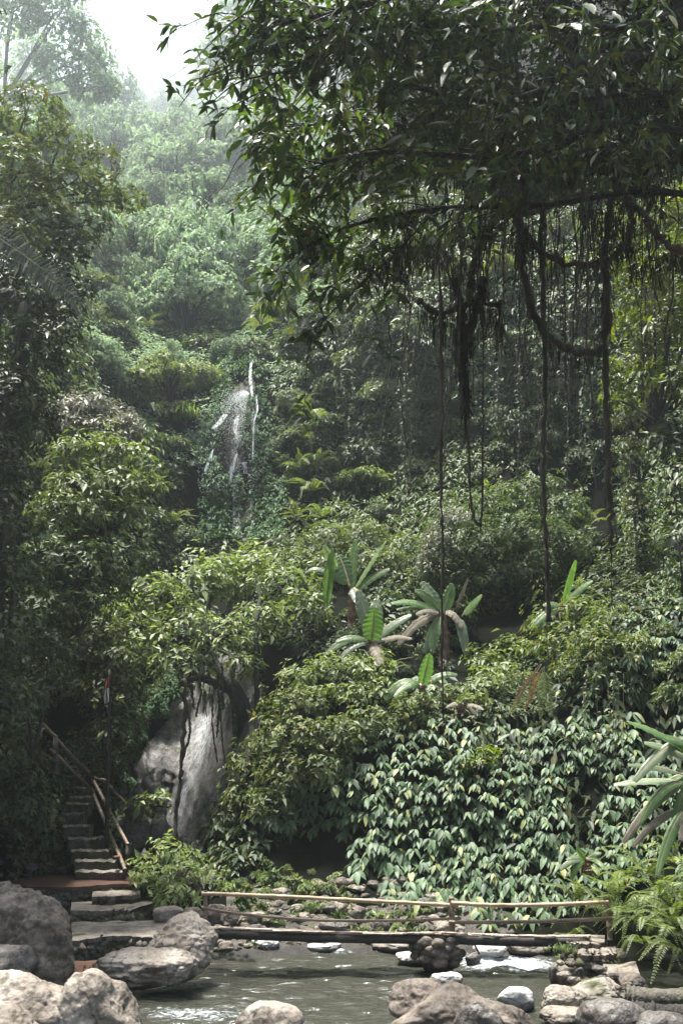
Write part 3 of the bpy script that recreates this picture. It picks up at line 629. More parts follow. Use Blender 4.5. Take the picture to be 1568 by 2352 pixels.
def deck(x0, y0, x1, y1, sag, seed):
    rg = np.random.default_rng(seed); n = 16
    t = np.linspace(0, 1, n); px = x0 + (x1-x0)*t; py = y0 + (y1-y0)*t + sag*np.sin(t*np.pi)
    bm_ = MB()
    for off in (-.02, .30, .62): tube(bm_, P(px, py+17, YB+off), .085, 7)
    part('beam', bm_, M['beam'], br, True)
    sb = MB(); on = lambda u, off, dz: P(x0+(x1-x0)*u, y0+(y1-y0)*u + sag*math.sin(u*math.pi) + 4 + dz, YB+off)
    for i in range(int((x1-x0)/3.0)):
        a_ = rg.uniform(-.01, .96); l_ = rg.uniform(.05, .22); off = rg.uniform(-.14, .62); b_ = min(a_+l_, 1.01); k = rg.normal(0, .02)
        z0, z1 = rg.uniform(-2.5, 2.5), rg.uniform(-2.5, 2.5)
        tube(sb, smoothline([on(a_, off, z0), on((a_+b_)/2, off+k, (z0+z1)/2), on(b_, off+2*k, z1)], 5), rg.uniform(.012, .022), 5)
    part('slat_deck', sb, M['slat'], br, True)
deck(466, 2126, 1036, 2141, 4, 1); deck(1012, 2140, 1352, 2147, 3, 2)
pr = thing('stone_pier', 'dark cobblestone pier holding up the middle of the bamboo bridge', 'pier', P(1005, 2215, 20.6), at=(1005,2185))
rng = np.random.default_rng(8); core = rocklobe(MB(), rng, P(1003, 2198, 21.4), (.44, .42, .34), 4, 6, .08)
part('core', core, M['masonry'], pr, True)
cb = MB()
for i in range(46):
    x = rng.uniform(942, 1064); y = rng.uniform(2158, 2214 - max(0, (960-x))*.9); r_ = rng.uniform(.07, .125)
    fr = 20.72 + .25*((x-1003)/60)**2 + rng.uniform(-.03, .05)
    rocklobe(cb, rng, P(x, y, fr), (r_*1.2, r_, r_*.9), 3, 3, .03)
part('cobblestones', cb, M['rockbrown'], pr, True)
def log(label, pts, Ys, r, m, seed):
    q = smoothline([P(a, b, y_) for (a, b), y_ in zip(pts, Ys)], 30); rg = np.random.default_rng(seed)
    solo('log', tube(MB(), q, np.linspace(r, r*.8, 30)*(1+.08*rg.normal(size=30)), 12), m, label, 'log', True, at=pts[0])
log('dark mossy fallen log lying across the bottom right corner', [(1438,2290),(1500,2296),(1640,2292)], [16.6, 16.5, 16.3], .17, M['masonry'], 1)
log('thin brown log behind the stone steps at the right edge', [(1474,2198),(1530,2203),(1660,2202)], [20.3, 20.2, 20.0], .085, M['beam'], 2)
log('rotten log stacked under the mossy log in the right corner', [(1450,2322),(1530,2330),(1640,2326)], [16.1, 16.0, 15.9], .15, M['bark'], 3)

# ---------------------------------------------------------------- plants: builders
def lobecrown(rng, lobes, lpx, k=5, cover=1.0, wr=.42, spread=.7, droop=.3, low=-.4, fill=.25, up=.6):
    """lobes: (px, py, rpx, rpy, distance); leaves in rosettes over and through lumpy clumps."""
    out = []
    for (px, py, rx, ry, Y) in lobes:
        s = U(Y); c = P(px, py, Y); L = lpx*s; r = np.array([rx*s, min(rx, ry*1.3)*s*.9, ry*s])
        n = int(cover*2.4*math.pi*rx*ry/(.28*lpx*lpx*k)) + 3
        q, ax = shell(rng, n, c, r, low)
        lump = vn(q/(L*3.2)+3.7); keep = lump > -.32; q, ax = q[keep], ax[keep]
        q = q + ax*(.10*r.mean()*vn(q/(L*5)))[:, None]
        sg = vn(q/(L*2.1)+9.1) > .38; q = q + (ax*rng.uniform(.1, .5, (len(q), 1))*r.mean() + np.array([0, 0, .1])*r.mean())*(sg & (rng.uniform(size=len(q)) < .6))[:, None]
        nf = int(n*fill); qi = c + rng.normal(0, .42, (nf, 3))*r; ai = unit(qi - c + [0, 0, .2*r[2]])
        q = np.concatenate([q, qi]); ax = np.concatenate([ax, ai])
        out.append(whorl(rng, q, ax + np.array([0, 0, .25]), k, L, wr, spread, droop, up=up))
    return leaf_cat(out)
def twigs(rng, mb, root, lobes, r0, per=5):
    for (px, py, rx, ry, Y) in lobes:
        c = P(px, py, Y); s = U(Y); m = (np.asarray(root)*.45 + c*.55) + rng.normal(0, .25, 3)*rx*s*.5
        tube(mb, smoothline([root, m, c], 10), np.linspace(r0, r0*.35, 10), 6)
        for i in range(per):
            e = c + unit(rng.normal(size=3))*np.array([rx, rx, ry])*s*.9
            tube(mb, smoothline([c, (c+e)/2 + rng.normal(0, .08, 3)*rx*s, e], 6), np.linspace(r0*.3, r0*.08, 6), 4)
def plant(name, label, cat, lobes, m, lpx, seed, root=None, r0=None, k=5, cover=1.0, style='lo', group=None, trunk=None, **kw):
    rng = np.random.default_rng(seed); xs = np.array([l[:5] for l in lobes], float); lpx = lpx*.78
    Y = xs[:, 4].mean(); at = (xs[:, 0].mean(), xs[:, 1].mean())
    low = max(xs[:, 1] + xs[:, 3])
    rt = P(*root) if root else P(at[0], low, Y)
    t = thing(name, label, cat, rt, group, at)
    part('foliage' if cat in ('shrub', 'vine') else 'crown', leaves(MB(), lobecrown(rng, lobes, lpx, k, cover, **kw), style), m, t)
    sb = MB(); r = r0 or U(Y)*max(3, xs[:, 2].max()*.05)
    if trunk:
        for pts, ra in trunk:
            q = smoothline([P(*a) for a in pts], 26); tube(sb, q, np.linspace(ra[0], ra[1], 26), 8)
        rt = P(*trunk[0][0][-1])
    twigs(rng, sb, rt, lobes, r)
    part('trunk' if cat == 'tree' else 'stem', sb, M['bark'], t, True)
    return t
# unit shrubs, shared by the many scattered bushes
def unit_shrub(seed, L, k, wr, lobes=14, droop=.3, n=1700, spread=.7, tall=.8):
    rng = np.random.default_rng(seed); ls = []; sb = MB(); per = max(6, int(n/(lobes*k)))
    for i in range(lobes):
        d = unit(rng.normal(size=3)); d[2] = abs(d[2])*.9
        if tall == 1.0: d = d*np.array([1.35, 1.35, 1.5])
        c = d*np.array([.62, .62, .62*tall])*rng.uniform(.45, 1.0); r = rng.uniform(.28, .46) if tall != 1.0 else rng.uniform(.17, .36)
        q, ax = shell(rng, per, c, (r, r, r*.85)); ls.append(whorl(rng, q, ax + np.array([0, 0, .25]), k, L, wr, spread, droop))
        tube(sb, smoothline([(0, 0, -.5), c*.5 + rng.normal(0, .05, 3), c], 7), np.linspace(.035, .012, 7), 5)
    return leaf_cat(ls), sb
_US = {}
def ushrub(kind, var, m):
    key = (kind, var, m)
    if key not in _US:
        a = {'fine': (.095, 5, .45, 16, .25, 4200), 'mid': (.145, 5, .42, 14, .35, 2300), 'coarse': (.22, 5, .40, 12, .55, 1100), 'tree': (.075, 6, .5, 36, .55, 6500), 'sprig': (.62, 6, .34, 4, .5, 110)}[kind]
        lv, sb = unit_shrub(hash((kind, var)) % 9973 if False else sum(map(ord, kind))*7+var*31, a[0], a[1], a[2], a[3], a[4], a[5], tall=1.0 if kind == 'tree' else .8)
        _US[key] = (leaves(MB(), lv).mesh('foliage', M[m]), sb.mesh('stem', M['bark'], smooth=True))
    return _US[key]
def put_shrub(rng, px, py, rpx, kind, m, label, group=None, name='shrub', cat='shrub', dep=.35, Y=None, sq=None):
    p = land(px, py) if Y is None else P(px, py, Y); s = U(p[1])*rpx; p = p - np.array([0, s*dep, 0])
    fm, sm = ushrub(kind, int(rng.integers(0, 3)), m)
    sx = s*rng.uniform(.85, 1.2)
    t = thing(name, label, cat, p, group, (px, py), rng.uniform(0, 6.28), (sx, s, s*(sq or rng.uniform(.75, 1.7))))
    t.rotation_euler = (rng.normal(0, .28), rng.normal(0, .28), t.rotation_euler[2])
    link('crown' if cat == 'tree' else 'foliage', fm, t); link('trunk' if cat == 'tree' else 'stem', sm, t)
    return t

# ---------------------------------------------------------------- the leafy cover of the slopes (nobody could count it)
def cover(name, label, polys, m, lpx, dens, seed, k=5, wr=.42, droop=.35, off=(.1, .7), hole=-.55, hs=.5, spread=.7, style='lo', up=.6, cat='undergrowth', axz=.35, excl=()):
    rng = np.random.default_rng(seed); out = []
    for po in polys:
        a = np.asarray(po, float); area = .5*abs(np.dot(a[:, 0], np.roll(a[:, 1], 1)) - np.dot(a[:, 1], np.roll(a[:, 0], 1)))
        n = int(area*dens*2.4/(.28*lpx*lpx*k)); q = scatter(rng, n, po)
        for e in excl: q = q[~inpoly(q[:, 0], q[:, 1], e)]
        p = land(q[:, 0], q[:, 1]); nn = land_n(q[:, 0], q[:, 1]); s = p[:, 1]/FPX*1.03; L = lpx*s
        lump = vn(p*hs/ (s*25)[:, None]*.4); kp = lump > hole
        o = (rng.uniform(*off, len(p)) + .35*lump)*s*36
        p = p + nn*o[:, None]
        p, nn, L = p[kp], nn[kp], L[kp]
        out.append(whorl(rng, p, nn*.8 + np.array([0, 0, axz]), k, L, wr, spread, droop, up=up))
    mb = leaves(MB(), leaf_cat(out), style)
    return solo(name, mb, m, label, cat, kind='stuff')
LOWFALL = [(400,1600),(540,1560),(560,1700),(480,1900),(420,1960),(285,1945),(290,1850),(340,1740)]
UPFALL = [(480,1060),(520,930),(575,810),(600,900),(590,1000),(580,1250),(520,1250),(470,1150)]
STAIRS = [(150,1790),(215,1790),(300,2010),(150,2010)]
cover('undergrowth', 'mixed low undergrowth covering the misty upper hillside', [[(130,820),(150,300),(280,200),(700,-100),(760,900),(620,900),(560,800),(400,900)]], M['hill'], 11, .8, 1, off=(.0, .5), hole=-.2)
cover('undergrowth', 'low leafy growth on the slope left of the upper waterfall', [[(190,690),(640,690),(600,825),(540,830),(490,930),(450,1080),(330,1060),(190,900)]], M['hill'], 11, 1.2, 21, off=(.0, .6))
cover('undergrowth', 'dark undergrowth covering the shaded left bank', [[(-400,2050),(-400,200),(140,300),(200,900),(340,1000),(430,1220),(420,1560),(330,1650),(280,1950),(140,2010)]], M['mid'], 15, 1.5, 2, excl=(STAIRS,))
cover('undergrowth', 'leafy tangle covering the dark cliff behind the hanging vines', [[(620,1260),(640,820),(740,600),(1000,300),(1500,250),(1900,300),(1900,1420),(1500,1420),(1380,1050),(1250,1400),(1000,1420),(700,1420)]], M['mid'], 12, 1.3, 3, hole=-.6, droop=.6)
cover('creeping_ivy', 'small-leaved green ivy clothing the wall round the upper waterfall', [[(440,1260),(455,1100),(430,1040),(480,960),(520,840),(560,800),(566,880),(540,950),(500,1050),(520,1260)], [(580,1260),(584,960),(605,900),(640,960),(680,1100),(660,1260)], [(470,1120),(515,1100),(520,1260),(470,1260)], [(540,1120),(560,1100),(565,1260),(535,1260)], [(540,860),(572,800),(600,800),(612,880),(590,900),(570,880)], [(556,940),(586,930),(582,1050),(560,1040)]], M['ivy'], 9, 1.3, 4, off=(.55, 1.0), droop=.6, hole=-.55, cat='ivy')
cover('creeping_ivy', 'fine ivy climbing the left edge of the lower rock face', [[(300,1700),(360,1640),(430,1580),(440,1620),(380,1680),(330,1740),(290,1840),(250,1840)]], M['ivy'], 8, 1.6, 5, off=(1.9, 2.7), droop=.6, cat='ivy')
cover('undergrowth', 'mixed low undergrowth on the middle slope between the two waterfalls', [[(360,1240),(700,1250),(960,1400),(1100,1400),(1330,1230),(1520,1240),(1500,1470),(1300,1640),(900,1700),(640,1700),(560,1640),(420,1560)]], M['mid'], 14, 1.3, 6, hole=-.6, excl=([(1030,1335),(1320,1320),(1290,1420),(1200,1480),(1090,1510),(1050,1460)],))
cover('undergrowth', 'low plants on the damp ground at the left foot of the leafy wall', [[(440,2000),(500,1880),(560,1780),(640,1700),(700,1720),(700,1880),(560,2010),(480,2040)]], M['dark'], 20, 1.4, 7, droop=.6)
rng = np.random.default_rng(21)
WALL = [(590,1860),(620,1800),(720,1740),(860,1620),(960,1540),(1100,1480),(1240,1620),(1300,1480),(1420,1370),(1700,1350),(1720,2050),(1420,2020),(1300,2100),(1120,2120),(1060,2060),(860,2065),(800,1990),(800,1930),(700,1905),(620,1900)]
def creeper_wall():
    pts = []
    a = np.asarray(WALL, float)
    for row in np.arange(1340, 2130, 19.5):
        x = np.arange(560, 1740, 20.0) + rng.uniform(-13, 13, len(np.arange(560, 1740, 20.0))) + (19 if int(row/19.5) % 2 else 0)
        y = row + rng.uniform(-10, 10, len(x)) + 22*np.sin(x/115 + row/160) + 10*np.sin(x/43+1)
        pts.append(np.stack([x, y], -1))
    q = np.concatenate(pts); q = q[inpoly(q[:, 0], q[:, 1], a)]
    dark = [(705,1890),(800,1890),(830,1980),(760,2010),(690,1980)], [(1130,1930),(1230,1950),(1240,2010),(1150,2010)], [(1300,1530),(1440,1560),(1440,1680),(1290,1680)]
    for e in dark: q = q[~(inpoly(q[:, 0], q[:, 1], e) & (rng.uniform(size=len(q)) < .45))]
    p = land(q[:, 0], q[:, 1]); s = p[:, 1]/FPX*1.03
    lump = vn(np.c_[q/95.0, 0*q[:, :1]]); kp = (lump > -.48) & (rng.uniform(size=len(q)) < .95); q, p, s, lump = q[kp], p[kp], s[kp], lump[kp]
    p = p + np.stack([0*s, -s*(18 + 22*lump + rng.uniform(0, 16, len(s))), 0*s], -1)
    size = (27 + 6*vn(np.c_[q/150.0+5, 0*q[:, :1]]) + (q[:, 1]-1600)*.008)*s*.66*rng.uniform(.8, 1.25, len(s))
    B, D, N, L, W = [], [], [], [], []
    for i in range(len(p)):
        face = rng.normal(0, .28); kx = rng.integers(5, 8); th = np.linspace(-1.35, 1.35, kx) + rng.normal(0, .12, kx)
        for a_ in th:
            if rng.uniform() < .1: continue
            hx, hy = math.sin(a_+face), -math.cos(a_+face); dn = rng.uniform(.2, .62)
            d = np.array([hx*.8, hy*.75, -dn]); d /= np.linalg.norm(d)
            B.append(p[i] + np.array([hx, hy*.6, 0])*size[i]*.12 + rng.normal(0, .02, 3)); D.append(d); N.append(np.array([hx*.3, hy*.5-.2, .9]) + rng.normal(0, .2, 3))
            l_ = size[i]*(1.15 - .25*abs(a_)/1.15)*rng.uniform(.8, 1.15); L.append(l_); W.append(l_*rng.uniform(.40, .50))
    return tuple(map(np.array, (B, D, N, L, W))), p
lv, cp = creeper_wall()
solo('creeper', leaves(MB(), lv, 'hi', .62, .12), M['creeper'], 'big-leaved creeper hanging in tiers over the steep wall behind the bridge', 'creeper', kind='stuff', smooth=False)
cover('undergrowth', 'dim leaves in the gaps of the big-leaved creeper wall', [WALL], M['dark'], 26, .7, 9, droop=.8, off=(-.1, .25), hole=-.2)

# ---------------------------------------------------------------- shrubs and trees one can tell apart
D_ = lambda px, py, o=0: float(FD(px, py)) - o
# broad umbrella tree over the lower falls
plant('tree', 'spreading pale green tree arching over the lower waterfall', 'tree',
  [(300,1430,75,48,31.2),(370,1375,80,55,31.6),(460,1350,90,60,31.8),(560,1330,85,60,32.2),(640,1350,85,60,32),(700,1400,60,40,31.5),(430,1440,85,50,30.6),(520,1470,80,48,30.3),(350,1490,70,45,30.6),(590,1430,70,45,30.6),(420,1530,70,45,30.2),(560,1530,42,30,30),(500,1310,80,40,33),(600,1290,70,40,33.2),(300,1500,60,45,31)],
  M['light'], 21, 101, cover=1.0, k=5, trunk=[([(566,1700,30.6),(560,1640,30.4),(535,1580,30.4),(500,1540,30.6),(470,1480,31)], (.30, .14)), ([(592,1660,30.0),(590,1560,30.0),(588,1440,30.3),(600,1360,31)], (.085, .06)), ([(540,1590,30.4),(470,1560,30.2),(430,1560,30.2)], (.14, .06))])
hv = lambda *a: a
# mid-left shrubs
plant('shrub', 'silvery pale-leaved shrub high on the left bank, the whitest in the photo', 'shrub', [(150,950,50,32,27),(205,935,55,34,27),(260,945,55,34,27.2),(300,975,40,28,27),(180,985,60,34,26.6),(250,990,60,32,26.6),(130,990,40,40,26.6)], M['pale'], 17, 111, cover=1.3)
plant('shrub', 'olive green shrub spreading below the silvery shrub on the left bank', 'shrub', [(150,1050,70,50,25.5),(230,1040,75,48,25.5),(300,1060,55,45,25.6),(180,1120,80,50,25),(270,1120,70,45,25.2),(330,1120,45,32,25.4),(230,1180,80,45,25),(150,1180,70,50,24.6),(310,1175,45,30,25.2)], M['light'], 19, 112, cover=1.1)
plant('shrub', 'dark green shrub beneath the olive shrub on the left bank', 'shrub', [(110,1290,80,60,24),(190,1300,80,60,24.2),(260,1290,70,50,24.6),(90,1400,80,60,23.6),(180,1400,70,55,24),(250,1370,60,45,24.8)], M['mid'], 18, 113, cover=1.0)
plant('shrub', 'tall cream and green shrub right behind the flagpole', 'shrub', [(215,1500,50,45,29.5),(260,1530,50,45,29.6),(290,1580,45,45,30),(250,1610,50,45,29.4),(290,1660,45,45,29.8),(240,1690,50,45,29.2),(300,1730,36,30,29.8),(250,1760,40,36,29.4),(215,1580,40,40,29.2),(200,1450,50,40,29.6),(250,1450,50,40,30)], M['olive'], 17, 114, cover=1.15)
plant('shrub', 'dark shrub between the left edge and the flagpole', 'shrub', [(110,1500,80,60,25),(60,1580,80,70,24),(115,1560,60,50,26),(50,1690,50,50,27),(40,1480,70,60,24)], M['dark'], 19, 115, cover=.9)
plant('shrub', 'bushy green plant at the right foot of the staircase railing', 'shrub', [(350,1990,40,32,26.8),(390,1960,40,32,27),(420,2010,40,30,26.4),(370,2025,44,26,26.2),(440,1985,30,30,27),(400,2060,40,24,25.4),(330,2015,30,22,26.4),(430,2060,28,24,25.2)], M['light'], 19, 116, cover=1.0)
plant('shrub', 'small upright sapling with round leaves before the bare rock face', 'shrub', [(330,1845,30,18,28.8),(365,1838,30,18,28.8),(395,1850,20,12,28.8),(350,1865,24,12,28.7)], M['light'], 17, 117, cover=.9, trunk=[([(350,1960,28.8),(347,1920,28.8),(352,1880,28.8),(360,1850,28.8)], (.035, .02))])
plant('shrub', 'leafy fern-like shrub hanging over the upper flight of stairs', 'shrub', [(150,1630,50,30,35.5),(200,1690,50,30,33.5),(240,1740,36,30,32.6),(262,1800,26,24,32),(275,1850,22,24,31.6),(278,1900,20,26,30.6),(272,1950,16,22,29.6)], M['mid'], 20, 118, cover=1.0, droop=.5)
plant('shrub', 'deep shaded shrub crowding the left side of the staircase', 'shrub', [(40,1790,60,50,26.5),(84,1856,46,36,26.8),(40,1850,70,50,26),(96,1900,40,32,27),(20,1720,70,60,25.5)], M['dark'], 21, 119, cover=1.0, droop=.6)
# centre bushes
CB = [('yellow green bush left of the leafy wall, above the dark hollow', [(640,1640,60,45),(700,1620,60,45),(620,1700,55,45),(690,1700,65,50),(760,1690,60,45),(580,1760,50,40),(660,1780,65,50),(740,1770,60,45),(560,1830,46,36),(620,1850,55,36)], 'olive'),
 ('rounded light bush on the slope below the tallest banana plant', [(700,1560,60,40),(770,1540,65,40),(840,1550,60,36),(730,1610,60,36),(800,1600,64,36),(870,1590,50,34)], 'light'),
 ('low olive bush spilling over the top of the leafy wall', [(850,1660,60,34),(920,1650,60,34),(980,1620,55,30),(800,1690,50,40),(1040,1600,45,28)], 'olive'),
 ('small yellow tuft of leaves in the middle of the leafy wall', [(1100,1755,36,18),(1060,1740,22,14),(1120,1735,28,20)], 'bright'),
 ('bright bush on the ledge left of the hanging dry fronds', [(1120,1530,48,36),(1170,1500,56,40),(1120,1580,50,36),(1180,1560,50,34),(1230,1500,50,36),(1090,1620,40,28)], 'light'),
 ('large twiggy bush on the right ledge over the dark hollow', [(1280,1430,60,40),(1340,1410,60,40),(1400,1430,60,40),(1290,1490,70,44),(1370,1490,70,44),(1430,1500,50,40),(1320,1540,56,36),(1250,1460,46,36),(1400,1550,46,30)], 'olive')]
for i, (lab, lo, m) in enumerate(CB):
    plant('shrub', lab, 'shrub', [(a, b, c, d, D_(a, b+d*.3, c/FPX*28*.8)) for a, b, c, d in lo], M[m], 17, 130+i, cover=1.15)
plant('shrub', 'rounded mound of fine creepers lit from above in front of the dark cliff', 'shrub',
  [(1000,1290,60,60,33.6),(1040,1220,70,50,33.8),(1110,1180,80,50,34.2),(1180,1150,70,44,34.6),(1240,1130,60,40,35),(1290,1180,60,50,34.4),(1100,1260,90,60,33),(1200,1230,90,60,33.2),(1290,1260,70,55,33.4),(1040,1320,70,50,33),(1130,1330,70,40,33),(1220,1310,70,45,33)], M['mid'], 12, 141, cover=1.35)
plant('shrub', 'sunlit dry brown scrub on the left shoulder of the creeper mound', 'shrub', [(1010,1240,40,40,32.8),(1050,1195,50,30,32.9),(985,1300,30,40,32.8)], M['pale'], 9, 142, cover=.7)
plant('shrub', 'leafy bank of shrubs left of the creeper mound, behind the bananas', 'shrub', [(750,1240,60,40,36),(830,1230,60,40,36.5),(740,1310,60,40,35),(880,1300,60,44,35),(930,1260,50,40,36),(820,1290,50,36,35.5),(950,1340,50,36,34.5),(680,1290,40,36,35)], M['light'], 13, 143, cover=1.1)
plant('tree', 'bright yellow-green leafy tree standing behind the vines at the right edge', 'tree', [(1430,560,80,70,27),(1510,520,90,70,26),(1480,650,90,70,26.5),(1560,620,80,80,25),(1440,740,70,60,27),(1530,760,90,70,26),(1470,850,80,60,26.6),(1560,870,80,60,25.5),(1420,920,40,50,27),(1600,480,90,80,25),(1620,720,90,90,25)], M['bright'], 19, 144, cover=.9)
plant('shrub', 'dark leafy bank at the right edge below the yellow-green tree', 'shrub', [(1540,1020,60,60,25.5),(1580,1120,60,70,25),(1560,1240,60,60,24.6),(1600,1330,60,60,24.2)], M['dark'], 28, 145, cover=.8, droop=.6)
plant('shrub', 'column of dense small-leaved ivy on a dead trunk at the right', 'shrub', [(1440,960,40,60,31),(1450,1060,36,60,30.5),(1462,1160,34,60,30),(1470,1260,28,60,29.6),(1478,1330,24,40,29.4)], M['olive'], 10, 146, cover=1.2, droop=.7, trunk=[([(1480,1400,29.6),(1468,1200,30.2),(1445,960,31.2)], (.2, .15))])
# left dark trees
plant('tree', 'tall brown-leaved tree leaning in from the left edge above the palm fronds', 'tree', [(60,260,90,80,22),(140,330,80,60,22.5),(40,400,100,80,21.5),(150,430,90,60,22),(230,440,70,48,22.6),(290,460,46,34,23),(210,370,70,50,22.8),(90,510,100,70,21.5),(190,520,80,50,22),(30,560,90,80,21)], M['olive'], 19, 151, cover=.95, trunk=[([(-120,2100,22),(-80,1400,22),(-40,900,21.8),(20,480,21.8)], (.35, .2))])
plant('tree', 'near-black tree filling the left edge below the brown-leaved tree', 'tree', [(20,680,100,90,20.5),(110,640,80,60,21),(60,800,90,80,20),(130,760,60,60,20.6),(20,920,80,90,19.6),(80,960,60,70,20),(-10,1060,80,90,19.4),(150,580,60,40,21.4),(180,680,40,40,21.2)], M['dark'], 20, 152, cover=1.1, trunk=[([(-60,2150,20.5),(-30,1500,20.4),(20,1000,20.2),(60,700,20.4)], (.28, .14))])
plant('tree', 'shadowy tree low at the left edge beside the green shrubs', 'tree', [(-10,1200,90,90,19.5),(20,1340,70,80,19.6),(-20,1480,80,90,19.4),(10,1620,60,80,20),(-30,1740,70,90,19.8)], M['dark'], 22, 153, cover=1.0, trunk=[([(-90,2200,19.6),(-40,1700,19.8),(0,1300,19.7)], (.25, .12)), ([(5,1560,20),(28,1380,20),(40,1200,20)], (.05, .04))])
plant('tree', 'dark dense tree crown behind the overhanging branches at the upper right', 'tree', [(900,240,110,90,16),(1020,140,130,110,16),(1020,380,110,70,16),(1180,60,140,110,15.5),(1190,270,140,100,16),(1210,430,110,60,16.5),(1360,150,140,110,15.5),(1380,350,120,90,16),(1540,120,130,120,15),(1540,340,100,110,15.5),(1000,-20,150,80,15.5),(1300,-90,200,80,15),(820,90,90,80,16.5),(1480,-60,180,90,15)], M['dark'], 22, 157, cover=.62, droop=.55, fill=.5)
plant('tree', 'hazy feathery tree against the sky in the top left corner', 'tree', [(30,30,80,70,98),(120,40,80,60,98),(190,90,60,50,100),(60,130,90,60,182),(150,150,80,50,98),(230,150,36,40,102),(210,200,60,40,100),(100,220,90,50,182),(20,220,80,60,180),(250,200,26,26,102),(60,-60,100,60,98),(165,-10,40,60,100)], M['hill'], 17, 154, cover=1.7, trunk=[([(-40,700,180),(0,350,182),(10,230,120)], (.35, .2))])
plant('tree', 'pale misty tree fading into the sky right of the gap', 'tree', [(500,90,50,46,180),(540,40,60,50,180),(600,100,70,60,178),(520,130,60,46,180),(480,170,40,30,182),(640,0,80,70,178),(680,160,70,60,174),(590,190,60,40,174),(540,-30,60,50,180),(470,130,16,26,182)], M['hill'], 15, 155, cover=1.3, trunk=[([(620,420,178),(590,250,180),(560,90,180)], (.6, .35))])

plant('tree', 'tall dark unseen tree added beyond the left edge to shade the bank', 'tree', [(-330,420,200,200,25),(-260,700,190,200,23),(-300,950,200,200,22),(-210,0,200,200,27)], M['dark'], 26, 156, cover=1.0, trunk=[([(-420,2100,28),(-380,1400,28.5),(-330,700,29)], (.5, .35))])  # unseen tree, added to keep the left bank dark

# hillside trees in the mist and scattered shrubs, each a thing of its own
rng = np.random.default_rng(31)
HT = poisson(rng, [(-60,330),(60,260),(280,250),(420,210),(640,120),(760,300),(760,720),(560,760),(330,740),(190,700),(170,520)], lambda q: 44 + (q[1]-100)*.03, 3000)
for q in HT:
    d_ = D_(*q)
    if d_ > 140: lab = 'misty round-crowned tree on the far hillside'
    elif d_ > 80: lab = 'hazy green tree on the middle of the hillside'
    else: lab = 'leafy green tree on the hillside above the upper waterfall'
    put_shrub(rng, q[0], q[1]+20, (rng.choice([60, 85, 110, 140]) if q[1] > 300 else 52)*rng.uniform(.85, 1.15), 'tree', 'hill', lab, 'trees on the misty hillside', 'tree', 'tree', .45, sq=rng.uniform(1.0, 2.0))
def field(poly, dist, rr, kinds, mats, label, group, seed, tries=1500, excl=(), dep=.3):
    rg = np.random.default_rng(seed)
    for q in poisson(rg, poly, dist, tries):
        if any(inpoly(np.array([q[0]]), np.array([q[1]]), e)[0] for e in excl): continue
        put_shrub(rg, q[0], q[1]+8, rg.uniform(*rr), kinds[rg.integers(len(kinds))], mats[rg.integers(len(mats))], label, group, dep=dep)
field([(180,650),(640,590),(650,690),(560,720),(200,750)], 50, (44, 84), ('tree', 'mid', 'tree'), ('hill', 'light', 'hill'), 'feathery pale green tree along the ridge above the upper waterfall', 'trees along the ridge', 54, dep=.5)
field([(210,760),(560,740),(700,700),(740,800),(600,830),(510,850),(470,960),(420,1010),(340,920),(200,900)], 56, (40, 92), ('mid', 'fine', 'tree'), ('hill', 'mid', 'light'), 'bushy shrub on the slope left of the upper waterfall', 'shrubs above and left of the upper waterfall', 41)
field([(330,1040),(420,1010),(440,1220),(410,1330),(250,1420),(340,1250)], 50, (34, 66), ('mid', 'coarse'), ('mid', 'dark'), 'dim shrub on the slope between the left bank and the creeper-clad wall', 'shrubs left of the creeper-clad wall', 42)
field([(660,900),(760,760),(900,700),(1000,820),(960,1000),(800,1150),(680,1200)], 50, (34, 66), ('mid', 'fine', 'coarse'), ('mid', 'light', 'mid', 'dark'), 'dim leafy shrub on the dark cliff right of the upper waterfall', 'shrubs on the dark cliff', 43)
field([(1000,800),(1380,700),(1400,1050),(1250,1080),(1050,1120),(950,1100)], 56, (32, 52), ('mid', 'coarse', 'fine'), ('dark', 'mid', 'mid'), 'shadowed shrub on the dark cliff behind the hanging vines', 'shadowed shrubs behind the vines', 44)
field([(620,1260),(700,1220),(760,1180),(880,1180),(960,1160),(960,1230),(700,1260)], 50, (28, 42), ('coarse', 'mid'), ('mid',), 'leafy shrub at the foot of the dark cliff', 'shrubs at the foot of the dark cliff', 45)
field([(1100,250),(1568,200),(1568,500),(1300,640),(1000,640),(800,560),(900,350)], 74, (50, 70), ('mid', 'fine'), ('bright', 'olive'), 'backlit yellow-green bush on the slope glimpsed through the overhanging branches', 'bushes behind the overhanging branches', 46, dep=.1)
field([(-60,700),(120,700),(140,1300),(60,1450),(-60,1450)], 80, (50, 70), ('mid',), ('dark',), 'dark shrub deep in the shade of the left bank', 'shrubs in the shade of the left bank', 47)
field([(560,1960),(700,1990),(780,2010),(800,2060),(1040,2070),(1040,2150),(560,2160)], 30, (10, 22), ('sprig', 'sprig', 'coarse'), ('light', 'olive', 'mid'), 'small leafy weed among the stones behind the bridge', 'weeds on the far bank', 48, dep=0)
field([(1290,2190),(1410,2200),(1480,2250),(1500,2290),(1440,2280),(1300,2230)], 26, (12, 24), ('sprig', 'mid', 'coarse'), ('olive', 'light'), 'low leafy weed between the stone steps on the right bank', 'weeds on the right bank', 49, dep=.1)
field([(1400,1480),(1568,1440),(1568,1640),(1500,1640)], 60, (34, 50), ('coarse', 'mid'), ('mid', 'light'), 'leafy shrub on the slope at the right edge above the big banana', 'shrubs at the right edge', 50)

